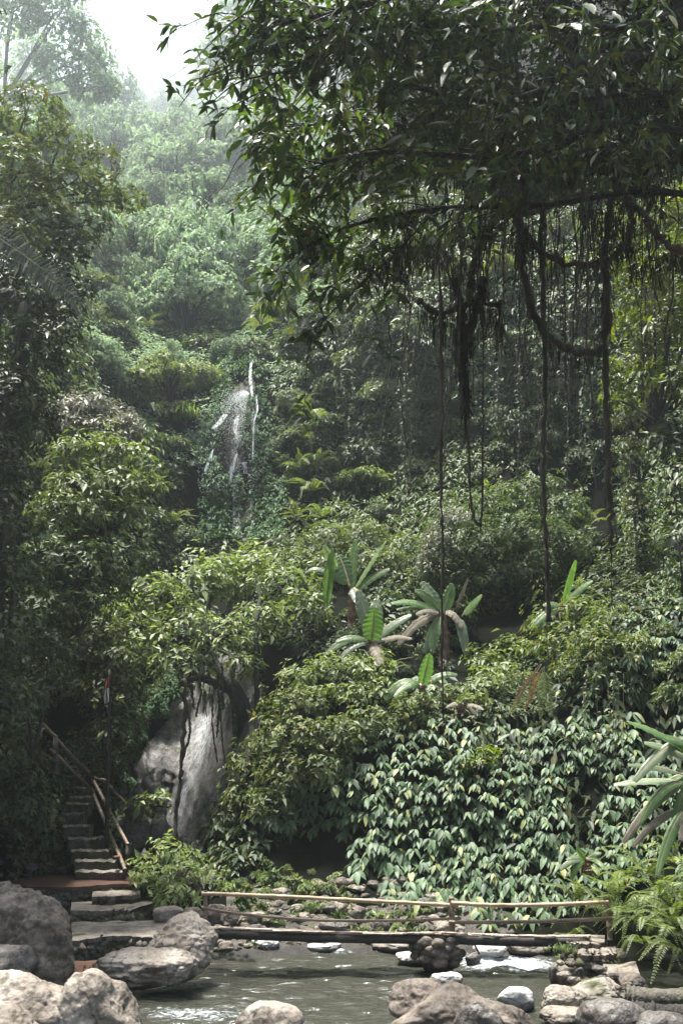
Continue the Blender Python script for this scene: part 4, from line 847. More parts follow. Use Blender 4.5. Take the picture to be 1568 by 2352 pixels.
field([(280,1620),(330,1640),(400,1570),(440,1590),(360,1660),(320,1740),(280,1780)], 34, (22, 36), ('fine', 'mid'), ('ivy', 'mid'), 'small leafy plant rooted along the left edge of the lower rock face', 'plants along the lower rock face', 55, dep=2.2)
field([(720,1370),(1040,1370),(1060,1500),(1010,1560),(860,1530),(740,1520)], 44, (26, 48), ('coarse', 'mid'), ('dark', 'mid'), 'dim broad-leaved plant on the ground among the banana stems', 'plants among the banana stems', 51, dep=-.1)
field([(600,960),(700,930),(720,1240),(640,1250)], 50, (26, 40), ('mid', 'coarse'), ('mid',), 'leafy shrub hugging the cliff right of the creeper-clad wall', 'shrubs right of the creeper-clad wall', 52)
field([(470,2010),(560,2000),(680,2020),(760,2040),(560,2070)], 34, (16, 30), ('sprig', 'coarse'), ('light', 'mid'), 'leafy plant on the damp bank behind the left end of the bridge', 'plants behind the left bridge end', 53, dep=.1)
# ---------------------------------------------------------------- ferns, palm fronds, grass
def frond_mesh(mb, pts, wmax, n=26, leaf=.32, mi=0, rng=None, sweep=.55, hang=.25, r=.008, side=None, tip=.12):
    """A feather: rachis through pts, leaflets both sides, longest a third of the way along."""
    c = smoothline(pts, n); tg = unit(np.gradient(c, axis=0)); up = np.array([0, 0, 1.0])
    sv = unit(np.cross(tg, up + tg[:, [0, 1, 2]]*0)) if side is None else np.broadcast_to(side, tg.shape)
    ln = np.linalg.norm(np.diff(c, axis=0), axis=1).sum(); u = np.linspace(0, 1, n)
    wd = wmax*np.clip(np.minimum((u-.08)/.18, 1), 0, 1)*(1-u)**.55 + tip*wmax*(u > .1)*(1-u)
    sp = ln/n; B, D, N, L, W = [], [], [], [], []
    nn = unit(np.cross(sv, tg))
    for sg in (1, -1):
        d = unit(sv*sg + tg*sweep); B.append(c); D.append(d); N.append(nn); L.append(wd); W.append(np.full(n, sp*leaf*3.2))
    lv = (np.concatenate(B), np.concatenate(D), np.concatenate(N), np.concatenate(L)+1e-4, np.concatenate(W))
    if rng is not None: lv = (lv[0], lv[1] + rng.normal(0, .07, lv[1].shape), lv[2], lv[3]*rng.uniform(.8, 1.1, len(lv[3])), lv[4])
    leaves(mb, lv, 'lo', hang, .1, mi); tube(mb, c, np.linspace(r, r*.3, n), 4, mi)
_FR = [None]*4
def unit_fronds():
    rg = np.random.default_rng(70)
    for i in range(4):
        mb = MB(); rise = (.35, .2, .5, .1)[i]; fall = (-.25, -.35, 0, -.5)[i]
        frond_mesh(mb, [(0, 0, 0), (.3, 0, rise*.75), (.65, .02*i, rise*.8), (1, .04*i, rise + fall - .1)], .17, 44, .27, 0, rg, .4, .3, .008)
        _FR[i] = mb
unit_fronds(); _FM = {}
def fern(label, px, py, Y, lpx, n, seed, m='fern', face=None, cat='fern', arc=6.28, group=None, name='fern', pitch=(-.35, .75)):
    rg = np.random.default_rng(seed); p = P(px, py, Y); t = thing(name, label, cat, p, group, (px, py)); s = U(Y)
    for i in range(n):
        k = int(rg.integers(0, 4))
        if (k, m) not in _FM: _FM[(k, m)] = _FR[k].mesh('frond', M[m])
        o = link('frond', _FM[(k, m)], t)
        a = (-1.57 if face is None else face) + arc*((i+.5)/n - .5) + rg.normal(0, .15); q = lpx*s*rg.uniform(.75, 1.15)
        o.scale = (q, q*rg.uniform(.9, 1.2), q); o.rotation_euler = (rg.normal(0, .15), rg.uniform(*pitch)*-.6, a)
    return t
for i, (px, py, dy, l, n, f, lab) in enumerate([
  (1330,2085,-.6,95,9,-2.2,'feathery fern arching over the right end of the bridge rail'),
  (1395,2060,-.4,80,9,-1.57,'fern with spread fronds just above the right bridge post'),
  (1480,2010,-1.0,120,11,-1.8,'large light green fern below the drooping banana leaves'),
  (1540,2090,-1.6,120,11,-1.8,'tall fern at the right edge above the stone steps'),
  (1500,2150,-2.0,110,11,-1.8,'dense pale fern at the right edge behind the thin log'),
  (1450,2110,-1.2,90,9,-1.7,'broad low fern to the right of the last bridge post'),
  (1565,2190,-2.4,110,9,-2.0,'fern cut by the right edge just above the thin log'),
  (1560,1985,-1.4,120,10,-2.2,'yellowish fern at the right edge under the big banana'),
  (1310,2150,-.2,60,8,-1.7,'low dim fern behind the top stone step'),
  (1420,2090,-2.2,100,10,-1.9,'yellow green fern spilling toward the stream right of the bridge rail'),
  (1510,2060,-2.6,110,11,-1.7,'thick bright fern in the middle of the fern bank at the right edge'),
  (1480,2170,-2.4,80,9,-1.9,'low bright fern just above the brown boulder at the step end'),
  (1550,2130,-3.0,100,11,-2.0,'front fern of the fern bank, cut by the right edge'),
  (1440,2030,-1.8,90,9,-2.1,'fern tipping left below the dry banana blades'),
  (470,2030,-1.2,70,8,-.6,'light fern leaning right beside the left bridge post')]):
    fern(lab, px, py, float(FD(px, py)) + dy, l, n, 500+i, face=f, arc=4.2)
for i, (px, py, l, n) in enumerate([(700,1010,60,7),(720,960,60,7),(690,1080,60,7),(715,1130,65,8),(680,1190,55,7),(740,1190,60,7),(700,930,50,6),(735,1060,55,7)]):
    fern('fern fanning down the cliff right of the creeper-clad wall', px, py, float(FD(px, py))-1.2, l, n, 530+i, face=-1.9, arc=3.6, group='ferns down the cliff beside the upper waterfall')
for i, (px, py, l, n, lab) in enumerate([(395,640,62,11,'pale tree fern spreading over the misty middle slope'),(640,690,70,11,'tree fern with long fronds on the slope above the upper waterfall'),(600,750,62,9,'tree fern hanging over the top of the upper waterfall'),(560,590,50,9,'small hazy tree fern right of the pale tree fern'),(340,750,60,8,'single pale arching fern on the slope left of the upper waterfall'),(640,610,44,8,'faint tree fern close under the overhanging branches')]):
    fern(lab, px, py, float(FD(px, py))-3.0, l, n, 550+i, arc=6.0, pitch=(-.2, .6), name='tree_fern', cat='tree fern')
for i, (px, py, l, n, lab) in enumerate([(360,1120,55,6,'small fern on the dim slope left of the creeper-clad wall'),(500,870,40,6,'fern just left of the upper waterfall jet'),(350,940,50,7,'fern in the shadow right of the silvery shrub'),(400,1200,50,7,'drooping fern above the spreading umbrella tree'),(1350,1210,70,5,'drab fern hanging at the right end of the creeper mound'),(1120,1130,46,6,'small fern behind the top of the creeper mound'),(900,1540,60,7,'pale fern between the banana plants and the light bush'),(1330,1360,60,5,'narrow fern on the ledge above the twiggy bush')]):
    fern(lab, px, py, float(FD(px, py))-1.3, l, n, 570+i, arc=4.4)
def hung(label, cat, fronds, Y, wpx, mats, at, name='fern', n=34):
    rg = np.random.default_rng(int(at[0])); t = thing(name, label, cat, P(*fronds[0][0], Y), at=at); s = U(Y)
    for i, (pts, w_, mk) in enumerate([(f_[:-2], f_[-2], f_[-1]) for f_ in fronds]):
        mb = MB(); q = [P(a, b, Y - .25*j - .1*i) for j, (a, b) in enumerate(pts)]
        frond_mesh(mb, q, w_*s, n, .27, 0, rg, .35, .35, .007, side=np.array([1.0, .2, 0]) if abs(pts[-1][0]-pts[0][0]) < abs(pts[-1][1]-pts[0][1]) else np.array([.5, 0, .85]))
        part('frond', mb, M[mk], t)
hung('drying fern fronds, rust orange and green, hanging under the ledge bush', 'fern', [((1240,1530),(1215,1570),(1190,1610),(1166,1642),26,'fern'),((1243,1535),(1225,1580),(1205,1632),12,'fernold'),((1246,1535),(1242,1590),(1240,1655),18,'fern'),((1248,1532),(1256,1585),(1264,1648),26,'fern'),((1236,1530),(1200,1580),(1172,1636),12,'fernold')], 26.6, 26, None, (1215,1590))
hung('long grey-green palm fronds drooping from the left edge', 'palm', [((-60,500),(30,560),(90,620),(140,690),50,'dark'),((-60,560),(20,590),(110,640),(190,690),48,'dark'),((-40,520),(60,590),(150,660),(195,740),44,'dark')], 18.5, 40, None, (90,620), 'palm', 40)
def grasstuft(label, px, py, Y, hpx, n, seed, at=None):
    rg = np.random.default_rng(seed); s = U(Y); b = P(px, py, Y) + rg.normal(0, 1, (n, 3))*np.array([18, 10, 2])*s
    B, D, N, L, W = [], [], [], [], []
    th = rg.uniform(0, 6.28, n); d = np.stack([np.cos(th)*.35, np.sin(th)*.35, np.ones(n)], -1)
    lv = (b, d, np.stack([np.cos(th), np.sin(th), .3*np.ones(n)], -1), hpx*s*rg.uniform(.5, 1.2, n), 2.2*s*np.ones(n))
    solo('grass_tuft', leaves(MB(), lv, 'hi', .9, .1), M['grass'], label, 'grass', at=(px, py))
grasstuft('tuft of fine fresh grass drooping beside the right bridge post', 1425, 2120, 21.6, 90, 260, 3)
grasstuft('dry grass tuft on the ledge left of the upper waterfall', 420, 960, 43.0, 50, 160, 4)
grasstuft('thin grass tuft at the water edge by the top stone step', 1296, 2185, 20.4, 30, 90, 5)

# ---------------------------------------------------------------- banana plants
def blade(mb, a, c, b, w, rg, torn=0, tw=0.0, mi=0, sag=.35, nrm=None):
    """Leaf blade along the curve a-c-b (world points): w = half width, torn 0..1 splits it into strips."""
    n = 26; u = np.linspace(0, 1, n)[:, None]; cur = (1-u)**2*a + 2*u*(1-u)*c + u*u*b
    tg = unit(np.gradient(cur, axis=0)); nr = np.array([0, -.75, .66]) if nrm is None else np.asarray(nrm, float)
    sv = unit(np.cross(tg, nr)); nn = unit(np.cross(sv, tg))
    if tw: sv = sv*math.cos(tw) + nn*math.sin(tw); nn = unit(np.cross(sv, tg))
    x = u[:, 0]; wd = w*.92*np.clip(np.sin(np.pi*np.clip((x-.10)/.93, 0, 1)**.8), 0, 1)**.42; wd[x < .1] = w*.0 + .012
    tube(mb, cur, np.linspace(max(.012, w*.10), w*.03, n), 5, 1)
    dz = np.array([0, 0, -1.0])
    for sg in (1, -1):
        i = 2
        while i < n-1:
            k = 2 if (torn and rg.uniform() < torn) else int(rg.integers(4, 9)) if torn else n
            j = min(i+k, n-1); idx = np.arange(i, j+1)
            hang = rg.uniform(.1, .9)*torn + sag; sh = rg.normal(0, .06)*torn
            rows = []
            for q, f_ in ((0, 0), (.35, .08), (.7, .32), (1, .75)):
                shrink = 1 - .25*torn*rg.uniform()*(q == 1)
                e = cur[idx] + sv[idx]*sg*(wd[idx]*q*shrink)[:, None] + dz*(wd[idx]*f_*hang)[:, None] + tg[idx]*(sh*w*q) + nn[idx]*(.10*wd[idx]*math.sin(q*3))[:, None]
                e = e + nn[idx]*(.055*w*np.sin(idx*1.9)*q)[:, None]
                rows.append(e)
            g = np.stack(rows); v, f = gridmesh(g[..., 0], g[..., 1], g); mb.add(v, f, 0)
            i = j
def banana(label, crown, Y, stem, lv, seed, at=None):
    rg = np.random.default_rng(seed); cp_ = P(*crown, Y); t = thing('banana_plant', label, 'banana plant', P(*stem[-1], Y), at=at or crown); s = U(Y)
    if len(stem) > 1:
        q = smoothline([P(a, b, Y) for a, b in stem], 24); ra = stem_r = np.linspace(7, 13, 24)*s*(1 + .14*rg.normal(size=24)); part('pseudostem', tube(MB(), q, ra, 10), M['stem'], t, True)
    for L in lv:
        (x, y), w_, kind = L[0], L[1], L[2]; o = L[3] if len(L) > 3 else {}
        st_ = P(*o.get('from', crown), Y); dd = o.get('dy', rg.uniform(-.7, .2)); tip = P(x, y, Y + dd)
        mid = (st_+tip)/2 + np.array([0, 0, o.get('arch', 18)*s])
        m = {'g': 'banana', 'p': 'bananapale', 'd': 'bananadead'}[kind]
        mb = MB(); blade(mb, st_, mid, tip, w_*s*(.84 if kind != 'g' else .98), rg, {'g': .13, 'p': .22, 'd': .7}[kind] if 'torn' not in o else o['torn'], o.get('tw', 0), 0, o.get('sag', .35), o.get('nrm'))
        ob = part('leaf', mb, [M[m], M['bamboo'] if kind != 'd' else M['bananadead']], t, True)
        if kind == 'd': ob['label'] = 'dried greyish brown torn leaf'
        if kind == 'p': ob['label'] = 'pale silvery green leaf'
banana('tallest banana plant with a reddish bare stem, centre of the slope', (806,1365), 32.0, [(806,1362),(808,1420),(806,1480)],
  [((816,1238),13,'g',{'arch':0,'tw':.5}),((886,1242),13,'g',{'arch':4,'tw':.6}),((778,1275),30,'g',{'arch':14,'from':(803,1350),'nrm':(.1,-1,.2)}),((894,1306),15,'g',{'arch':16}),((765,1260),16,'g',{'arch':40,'from':(745,1420),'tw':.4}),((742,1252),16,'p',{'from':(775,1310),'arch':8,'nrm':(0,-1,.4)}),((700,1316),9,'p',{'arch':30,'from':(760,1325)}),((832,1395),24,'p',{'arch':18,'from':(812,1350),'nrm':(.3,-1,.3),'dy':-.9}),((690,1340),13,'g',{'arch':26,'from':(745,1400)}),((706,1366),14,'p',{'arch':26,'from':(752,1380)})], 1)
banana('bright banana plant with a broad glowing upright leaf in the middle', (852,1478), 30.4, [(852,1474),(850,1500),(850,1530)],
  [((860,1395),26,'g',{'arch':6,'nrm':(.05,-1,.15),'dy':-.3}),((866,1375),26,'p',{'arch':4,'nrm':(.2,-1,.3),'dy':.5}),((822,1355),22,'p',{'arch':22,'nrm':(.3,-1,.4),'torn':0}),((752,1500),16,'p',{'arch':46}),((782,1512),12,'p',{'arch':30}),((944,1412),15,'p',{'arch':18,'torn':.1}),((945,1466),11,'d',{'arch':18}),((876,1525),20,'d',{'arch':20,'nrm':(0,-1,.2),'dy':-1.0}),((770,1475),13,'g',{'arch':26})], 2)
banana('ragged banana plant with several dry drooping leaves right of the bright one', (1015,1412), 31.0, [(1016,1408),(1022,1470),(1020,1545)],
  [((968,1336),24,'p',{'arch':14,'nrm':(.3,-1,.4)}),((952,1356),14,'g',{'arch':26,'tw':.3}),((1074,1328),7,'d',{'arch':2,'from':(1045,1400)}),((1106,1366),14,'g',{'arch':4,'from':(1060,1415)}),((898,1386),12,'g',{'arch':30}),((910,1400),9,'p',{'arch':20}),((914,1480),16,'d',{'arch':44}),((1062,1442),13,'d',{'arch':38}),((1070,1504),18,'p',{'arch':60,'nrm':(.2,-1,.2),'from':(1050,1430),'torn':.5}),((955,1410),12,'d',{'arch':20}),((1038,1340),16,'g',{'arch':4,'nrm':(.2,-1,.2)}),((975,1500),12,'p',{'arch':30}),((990,1490),15,'g',{'arch':26})], 3)
banana('small banana plant at the top of the leafy wall with one upright leaf', (968,1578), 28.2, [(968,1575),(970,1600),(972,1622)],
  [((986,1500),17,'g',{'arch':2,'nrm':(0,-1,.3)}),((884,1608),15,'g',{'arch':52}),((1050,1550),12,'g',{'arch':26}),((1016,1580),11,'d',{'arch':36}),((920,1590),14,'g',{'arch':30}),((905,1600),10,'p',{'arch':30})], 4)
banana('dried banana leaves lying over the big-leaved creeper', (1065,1620), 27.4, [(1060,1622),(1062,1640)], [((1098,1648),9,'d',{'arch':10}),((1110,1630),7,'d',{'arch':12}),((1025,1625),8,'d',{'arch':14})], 5)
banana('young banana plant on the ledge at the right in front of the dark hollow', (1291,1396), 29.6, [(1291,1392),(1288,1420)],
  [((1321,1286),11,'g',{'arch':6,'nrm':(.5,-1,.2)}),((1360,1334),10,'g',{'arch':16,'torn':.4}),((1218,1446),12,'g',{'arch':26}),((1247,1392),11,'g',{'arch':16})], 6)
banana('big banana plant entering from the right edge with pale blades and dry ones below', (1580,1800), 19.8, [(1580,1795),(1600,1950),(1610,2200)],
  [((1440,1658),18,'g',{'arch':22,'from':(1590,1735),'nrm':(-.2,-.7,.9)}),((1478,1706),15,'p',{'arch':20,'from':(1600,1760),'torn':0}),((1440,1757),11,'p',{'arch':12,'from':(1570,1780),'torn':0}),((1408,1802),18,'p',{'arch':18,'from':(1590,1800),'torn':0,'nrm':(0,-.5,1)}),((1455,1795),17,'p',{'arch':40,'from':(1600,1690),'torn':0}),((1430,1935),15,'d',{'arch':50,'torn':.15}),((1450,1945),13,'d',{'arch':44,'torn':.15,'from':(1600,1850)}),((1508,2010),13,'g',{'arch':60,'from':(1590,1850)}),((1470,1890),12,'g',{'arch':60}),((1540,1940),12,'g',{'arch':40}),((1500,1690),14,'g',{'arch':14,'from':(1600,1720)}),((1560,1700),20,'g',{'arch':8,'from':(1610,1800)}),((1490,1860),14,'g',{'arch':50,'from':(1600,1780)}),((1562,1930),16,'d',{'arch':30,'from':(1600,1820)})], 7, at=(1500,1800))
banana('small plantain with one yellow-green leaf low on the right of the wall', (1345,1975), 23.4, [(1345,1972),(1346,2010)],
  [((1322,1945),13,'g',{'arch':2,'nrm':(.4,-1,.3)}),((1285,1998),10,'p',{'arch':20}),((1300,1975),9,'p',{'arch':14}),((1392,2000),8,'g',{'arch':22}),((1380,1960),8,'g',{'arch':10}),((1310,2020),9,'g',{'arch':24})], 8)

# ---------------------------------------------------------------- the overhanging tree at the upper right
def near_tree():
    rg = np.random.default_rng(91); t = thing('tree', 'dark overhanging tree whose leafy branches fill the upper right', 'tree', P(2050, 2500, 9.5), at=(1100,300))
    tb = MB(); tube(tb, smoothline([P(2050,2600,9.6), P(1950,1500,9.6), P(1800,600,9.5), P(1680,200,9.4), P(1560,-200,9.3)], 30), np.linspace(.42, .3, 30), 12); part('trunk', tb, M['bark'], t, True)
    limbs = [([(1720,120,9.4),(1500,130,9.3),(1334,145,9),(1230,215,9),(1080,230,8.8),(920,190,8.6)], .085), ([(1760,330,9.6),(1540,300,9.6),(1384,285,9.5),(1270,340,9.5),(1100,360,9.2),(900,350,9),(740,370,9)], .08),
      ([(1640,-80,9),(1300,-60,8.4),(1000,-30,8.2),(760,30,8.2),(600,60,8.4)], .07), ([(1760,480,10),(1500,440,10),(1250,470,10),(1000,480,10),(800,520,9.8),(660,590,9.6)], .06),
      ([(1640,0,9.2),(1450,60,9.2),(1250,60,9),(1000,90,8.8),(800,110,8.6),(650,170,8.6)], .06), ([(1760,220,9.8),(1450,215,10),(1200,260,10),(1000,300,9.8),(820,270,9.6),(660,300,9.4)], .055),
      ([(1100,60,8.6),(900,60,8.5),(700,90,8.4),(560,130,8.4),(500,170,8.4)], .03), ([(760,380,9),(660,360,9),(600,350,9),(550,362,9),(515,425,9),(468,472,9)], .012), ([(1000,480,10),(900,590,9.8),(820,660,9.6),(720,760,9.4)], .02)]
    tw = MB(); lv = []; lv2 = []; mossb = []
    for li, (pts, r) in enumerate(limbs):
        q = smoothline([P(*a) for a in pts], 40); tube(tw, q, .75*np.linspace(r, r*.3, 40)*(1 + .12*rg.normal(size=40)), 7)
        main = li < 6; ns = 46 if main else 14 if li != 7 else 3
        for j in range(ns):
            u = rg.uniform(.12, 1)*39; i = int(min(u, 38)); b0 = q[i]
            dr = unit(np.array([-.75 + rg.normal(0, .55), rg.normal(0, .5), -.25 + rg.normal(0, .6)])); ln = rg.uniform(.35, .95) if main else rg.uniform(.15, .5)
            e = b0 + dr*ln + [0, 0, -.22*ln]; m_ = (b0+e)/2 + rg.normal(0, .07, 3)*ln + [0, 0, .06]
            c = smoothline([b0, m_, e], 9); tube(tw, c, np.linspace(.011, .004, 9), 4)
            for k in range(5 if main else 3):
                i2 = int(rg.integers(2, 9)); b1 = c[i2]; d1 = unit(dr*.6 + rg.normal(0, .7, 3) + [0, 0, -.35]); l1 = rg.uniform(.12, .42)
                e1 = b1 + d1*l1 + [0, 0, -.12*l1]; c1 = smoothline([b1, (b1+e1)/2 + rg.normal(0, .02, 3), e1], 6); tube(tw, c1, np.linspace(.005, .002, 6), 3)
                px = 784 + FPX*e1[0]/max(e1[1]*1.03, 1)
                p_leaf = np.clip(1.2 - (px-520)/750, .10, 1) if main else 1
                if rg.uniform() > p_leaf: continue
                nl = int(rg.integers(3, 8)); uu = np.linspace(.25, 1, nl)*5; ii = np.minimum(uu.astype(int), 4); B = c1[ii]*(1-(uu-ii))[:, None] + c1[ii+1]*(uu-ii)[:, None]
                sd_ = unit(np.cross(d1, [0, 0, 1.0]))*np.where(np.arange(nl) % 2, 1, -1)[:, None]
                D = sd_*.8 + d1*.55 + np.array([0, 0, -.3]) + rg.normal(0, .3, (nl, 3)); N = np.array([0, -.1, .9]) + rg.normal(0, .42, (nl, 3)); L = rg.uniform(.085, .16, nl)
                lv.append((B, D, N, L, L*rg.uniform(.3, .44, nl)))
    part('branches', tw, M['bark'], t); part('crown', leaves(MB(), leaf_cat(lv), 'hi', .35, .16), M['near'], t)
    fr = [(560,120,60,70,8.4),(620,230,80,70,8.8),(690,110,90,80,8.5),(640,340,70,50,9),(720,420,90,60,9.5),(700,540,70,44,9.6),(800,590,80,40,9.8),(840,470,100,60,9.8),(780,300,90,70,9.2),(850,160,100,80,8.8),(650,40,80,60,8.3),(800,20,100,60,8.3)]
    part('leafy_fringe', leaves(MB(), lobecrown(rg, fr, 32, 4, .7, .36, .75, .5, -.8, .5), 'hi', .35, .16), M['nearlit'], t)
    # the bright sprays of leaves in front
    for s_, (x, y, Y) in enumerate([(970,160,8.0),(1060,150,8.0),(1090,190,8.0),(965,350,8.2),(985,400,8.2),(900,430,8.2),(1110,405,8.2),(1040,20,7.8),(1120,10,7.8),(700,760,9.3),(880,790,9.3),(745,740,9.4),(1300,30,7.8)]):
        b = P(x, y, Y); B, D, N, L, W = whorl(rg, b + rg.normal(0, .035, (3, 3)), np.tile([[-.2, -.5, .5]], (3, 1)), 4, .19, .36, .8, .25); lv2.append((B, D, N, L, W))
    part('leaf_sprays', leaves(MB(), leaf_cat(lv2), 'hi', .3, .14), M['near'], t)
    # dense unlit inner leaves and rootlets, plus unseen lobes added overhead for shade
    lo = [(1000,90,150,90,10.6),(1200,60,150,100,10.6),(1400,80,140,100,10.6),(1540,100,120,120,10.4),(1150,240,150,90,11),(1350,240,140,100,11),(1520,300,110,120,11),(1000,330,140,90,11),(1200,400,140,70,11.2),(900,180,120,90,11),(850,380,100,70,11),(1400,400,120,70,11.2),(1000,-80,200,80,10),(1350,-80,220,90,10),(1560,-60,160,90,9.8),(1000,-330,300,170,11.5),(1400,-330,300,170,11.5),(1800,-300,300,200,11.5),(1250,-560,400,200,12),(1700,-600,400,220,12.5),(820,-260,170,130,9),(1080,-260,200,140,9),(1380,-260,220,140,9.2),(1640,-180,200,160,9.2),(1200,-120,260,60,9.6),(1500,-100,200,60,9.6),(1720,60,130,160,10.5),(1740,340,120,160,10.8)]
    part('inner_and_shade_leaves', leaves(MB(), lobecrown(rg, lo, 21, 4, 1.7, .34, .8, .55)), M['dark'], t)
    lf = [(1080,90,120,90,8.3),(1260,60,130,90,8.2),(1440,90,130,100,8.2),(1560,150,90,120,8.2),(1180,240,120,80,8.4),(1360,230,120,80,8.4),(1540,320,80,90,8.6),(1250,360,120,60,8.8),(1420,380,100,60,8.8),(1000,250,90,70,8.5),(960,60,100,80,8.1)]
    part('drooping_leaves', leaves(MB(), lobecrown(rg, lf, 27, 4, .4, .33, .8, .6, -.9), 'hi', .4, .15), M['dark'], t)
    return t
near_tree()
rng = np.random.default_rng(17)
def moss_strands(pts_list, n, ln, rg, w=.008):
    q = np.concatenate([smoothline(p, 60) for p in pts_list]); b = q[rg.integers(0, len(q), n)] + rg.normal(0, .03, (n, 3))
    L = ln*rg.uniform(.25, 1.2, n); th = rg.uniform(0, 6.28, n)
    return (b, np.stack([np.cos(th)*rg.uniform(.05, .5, n), np.sin(th)*.3, -np.ones(n)], -1), np.stack([np.cos(th), np.sin(th), .1*np.ones(n)], -1), L, w*rg.uniform(.6, 1.6, n))
def stuff_part(*a):
    o = part(*a); o['kind'] = 'stuff'; return o
def vine(label, pts, r, moss=0, ml=.2, group=None, m='barkroot', leafy=0, lm='mid', lpx=12):
    Y = pts[0][2]; q = smoothline([P(*a) for a in pts], 48); q = q + .35*r*rng.normal(size=q.shape)
    t = thing('hanging_vine', label, 'vine', q[-1], group, (pts[0][0], pts[-1][1]))
    part('stem', tube(MB(), q, r*(1.15 - .5*np.linspace(0, 1, 48)*(r < .02))*(1 + .22*rng.normal(size=48)).clip(.6, 1.6), 6), M[m], t, True)
    if moss: stuff_part('moss', leaves(MB(), moss_strands([q], int(moss*.38), ml, rng), 'hi', .5, 0), M['moss'], t)
    if leafy:
        b = q[rng.integers(0, 48, leafy)]; part('foliage', leaves(MB(), whorl(rng, b, np.tile([[0, -.6, .3]], (leafy, 1)), 3, lpx*U(Y), .5, .8, .5)), M[lm], t)
    return t
V = vine
V('thick black liana loop hanging like a swing at the upper right', [(1399,330,10.2),(1444,475,10.2),(1436,560,10.2),(1359,608,10.2),(1259,592,10.2),(1210,545,10.2),(1164,470,10.2),(1130,400,10.3)], .030, 900, .22)
V('second black liana curving down to a low bend at the right', [(1190,560,10.6),(1200,620,10.6),(1230,735,10.6),(1290,795,10.6),(1345,812,10.6),(1386,790,10.6),(1393,700,10.6),(1390,560,10.6),(1420,420,10.6)], .034, 900, .26)
V('long straight black vine falling from the low liana bend to the ledge bush', [(1388,560,10.8),(1388,800,10.8),(1394,1000,10.8),(1398,1120,10.8),(1404,1250,10.8)], .028, 250, .12)
V('thin tail of vine with small leaves below the long black vine', [(1404,1240,10.8),(1402,1320,10.8),(1405,1400,10.8)], .008, 40, .05)
V('knotted dark vine hanging to the twiggy bush on the right ledge', [(1240,480,11),(1246,700,11),(1250,900,11),(1246,1060,11),(1253,1200,11),(1256,1320,11),(1260,1425,11)], .025, 260, .12)
V('straight dark vine reaching down past the ragged banana plant', [(1010,620,10.4),(1014,900,10.4),(1012,1100,10.4),(1016,1250,10.4),(1014,1450,10.4),(1016,1640,10.4)], .017, 200, .1)
V('U-shaped dark vine whose loop hangs before the creeper mound', [(1062,900,10.6),(1076,1040,10.6),(1080,1140,10.6),(1090,1195,10.6),(1098,1204,10.6),(1106,1180,10.6),(1107,1040,10.6),(1110,800,10.6),(1108,640,10.6)], .014, 140, .08)
V('slanting black branch-like liana left of the swing loop', [(1164,470,10.4),(1110,540,10.4),(1085,620,10.4),(1075,700,10.4)], .03, 400, .2)
V('thick drooping liana on the far right running off the edge', [(1440,450,9.6),(1480,500,9.6),(1530,560,9.6),(1640,620,9.6)], .03, 200, .15)
V('pale thin twig curving down from the top edge into the leaves', [(778,-10,8.2),(760,70,8.2),(735,125,8.2),(700,190,8.2),(660,260,8.4)], .009, 0, .1, m='barkpale')
V('wiry dark stem slanting across the misty gap', [(560,20,9),(500,80,9),(430,150,9),(370,190,9)], .004, 0, .1)
vr = np.random.default_rng(23)
for i in range(84):
    x = vr.uniform(880, 1560); y0 = vr.uniform(240, 560); y1 = y0 + vr.uniform(150, 640)*(1 if x < 1400 else .6); Y = vr.uniform(9.6, 12)
    V('thin black aerial root hanging straight down from the overhanging tree', [(x, y0, Y), (x+vr.uniform(-16, 16), y0*.66+y1*.34, Y), (x+vr.uniform(-18, 18), y0*.34+y1*.66, Y+.1), (x+vr.uniform(-26, 26), y1, Y)], vr.uniform(.004, .012), int(vr.integers(10, 60)), .12, 'aerial roots under the overhanging tree')
for i in range(22):
    x = vr.uniform(700, 1390); y0 = vr.uniform(640, 860); y1 = y0 + vr.uniform(160, 420); Y = float(FD(x, (y0+y1)/2)) - vr.uniform(1, 2.4)
    V('pale thread-like vine dangling down the face of the dark cliff', [(x, y0, Y), (x+vr.uniform(-12, 12), (y0+y1)/2, Y), (x+vr.uniform(-8, 8), y1, Y)], .02, 0, .1, 'thread vines down the dark cliff', 'barkroot', int(vr.integers(14, 40)), 'mid', 9)
for i in range(9):
    x = vr.uniform(1340, 1450); y0 = 1560+vr.uniform(-20, 20); y1 = y0 + vr.uniform(120, 230); Y = float(FD(x, 1600)) - 1.3
    V('string of tiny heart-shaped leaves dangling under the right ledge bush', [(x, y0, Y), (x+vr.uniform(-5, 5), (y0+y1)/2, Y), (x, y1, Y)], .006, 0, .1, 'leaf strings below the right ledge', 'barkpale', 14, 'light', 7)
for i in range(12):
    x = vr.uniform(440, 545); y0 = vr.uniform(1500, 1560); y1 = y0 + vr.uniform(90, 240); Y = 30.2 + vr.uniform(-.4, .4)
    V('dark root strand hanging from the arching tree in front of the rock face', [(x, y0, Y), (x+vr.uniform(-8, 8), (y0+y1)/2, Y), (x+vr.uniform(-8, 8), y1, Y)], vr.uniform(.012, .03), int(vr.integers(20, 90)), .3, 'root strands before the rock face')
V('slim bare trunk standing before the lower waterfall', [(424,1560,29.2),(424,1640,29.2),(417,1761,29.2),(408,1840,29.2),(399,1945,29.0)], .055, 0)
V('crooked side branch beside the slim bare trunk', [(420,1732,29.2),(434,1700,29.2),(436,1660,29.2),(428,1610,29.2)], .03, 0)
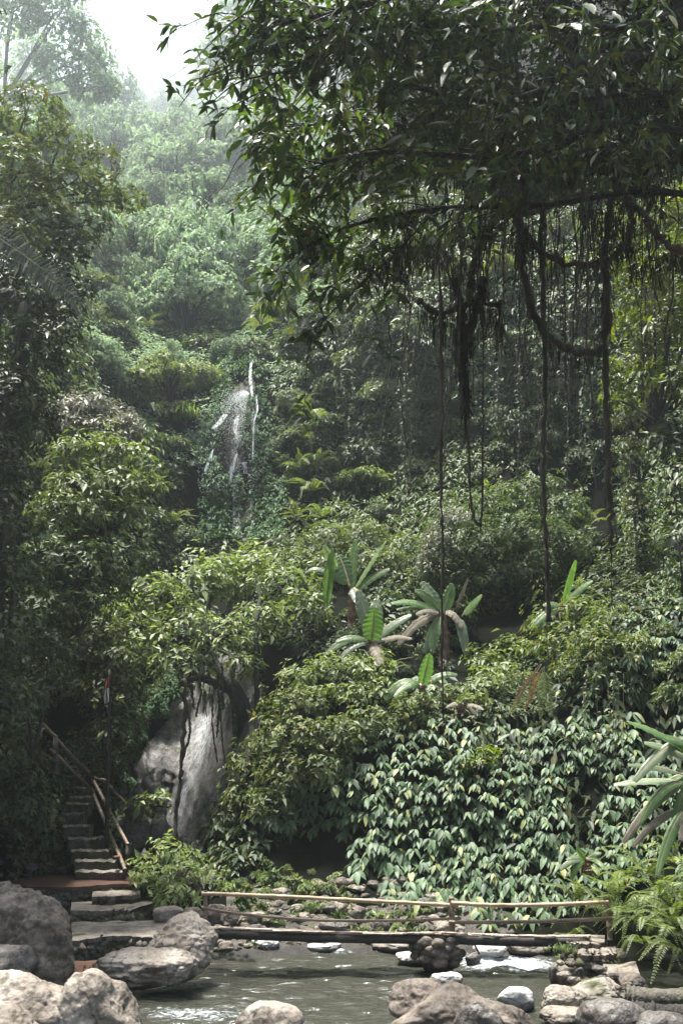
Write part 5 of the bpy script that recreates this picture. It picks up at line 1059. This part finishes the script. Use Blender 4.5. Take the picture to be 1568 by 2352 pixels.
def rootmass():
    rg = np.random.default_rng(6); t = thing('hanging_root_mass', 'shaggy black mass of hanging roots narrowing to a tail before the dark cliff', 'root mass', P(1075,1030,10.5), at=(1070,800))
    li = [[P(960,690,10.6), P(1010,720,10.5), P(1070,700,10.4), P(1150,700,10.6)], [P(1040,640,10.5), P(1060,720,10.5), P(1050,800,10.5), P(1070,900,10.5)], [P(1110,640,10.5), P(1090,720,10.5), P(1062,830,10.5), P(1070,950,10.5)], [P(1150,690,10.5), P(1145,760,10.5)]]
    mb = MB()
    for l, r in zip(li, (.03, .045, .05, .02)): q = smoothline(l, 30); tube(mb, q, r*(1+.3*rg.normal(size=30)).clip(.5, 1.7), 7)
    part('roots', mb, M['bark'], t, True)
    stuff_part('strands', leaves(MB(), leaf_cat([moss_strands(li[:1], 120, .34, rg, .008), moss_strands(li[1:3], 330, .26, rg, .009), moss_strands(li[3:], 40, .34, rg, .008)]), 'hi', .5, 0), M['moss'], t)
rootmass()
def moss_tufts():
    rg = np.random.default_rng(9)
    for i in range(40):
        x, y = rg.uniform(820, 1560), rg.uniform(180, 640); Y = rg.uniform(9.4, 11); a = P(x, y, Y)
        lv = moss_strands([[a - [.2, 0, 0], a, a + [.2, .05, .03]]], 130, .3, rg, .009); mb = leaves(MB(), lv, 'lo', 0, 0); e_ = rg.normal(0, .2, 3); tube(mb, smoothline([a - e_ + [0, 0, .1], a - e_*.4 + rg.normal(0, .04, 3), a, a + e_*.5 + rg.normal(0, .05, 3), a + e_ - [0, 0, .2]], 14), np.linspace(.009, .004, 14), 4)
        solo('moss_tuft', mb, M['moss'], 'ragged dark moss tuft hanging in the branches at the upper right', 'moss', group='moss tufts in the overhanging tree', at=(x, y))
moss_tufts()

# ---------------------------------------------------------------- the misty air
def haze():
    mb = MB(); box(mb, (-330, -30, -2.0), (330, 600, 460))
    me = mb.mesh('haze', []); o = link('haze', me); m = bpy.data.materials.new('misty_air'); m.use_nodes = True; t = m.node_tree
    t.nodes.remove(t.nodes['Principled BSDF']); v = t.nodes.new('ShaderNodeVolumePrincipled')
    v.inputs['Color'].default_value = (.86, .96, 1, 1); v.inputs['Density'].default_value = HAZE_DENSITY; v.inputs['Anisotropy'].default_value = .6
    t.links.new(v.outputs[0], t.nodes['Material Output'].inputs['Volume']); me.materials.append(m); o['kind'] = 'stuff'; o['label'] = 'pale mist thickening up the valley'; o['category'] = 'haze'
haze()
def unique_labels():
    for o in list(COL.objects):
        pass
    by = {}
    for o in COL.objects:
        if o.parent is None and o.get('label'): by.setdefault(o['label'], []).append(o)
    for l, os_ in by.items():
        if len(os_) > 1:
            for o in os_:
                if not o.get('group'): o['group'] = os_[0].get('category', 'thing') + 's alike'
unique_labels()
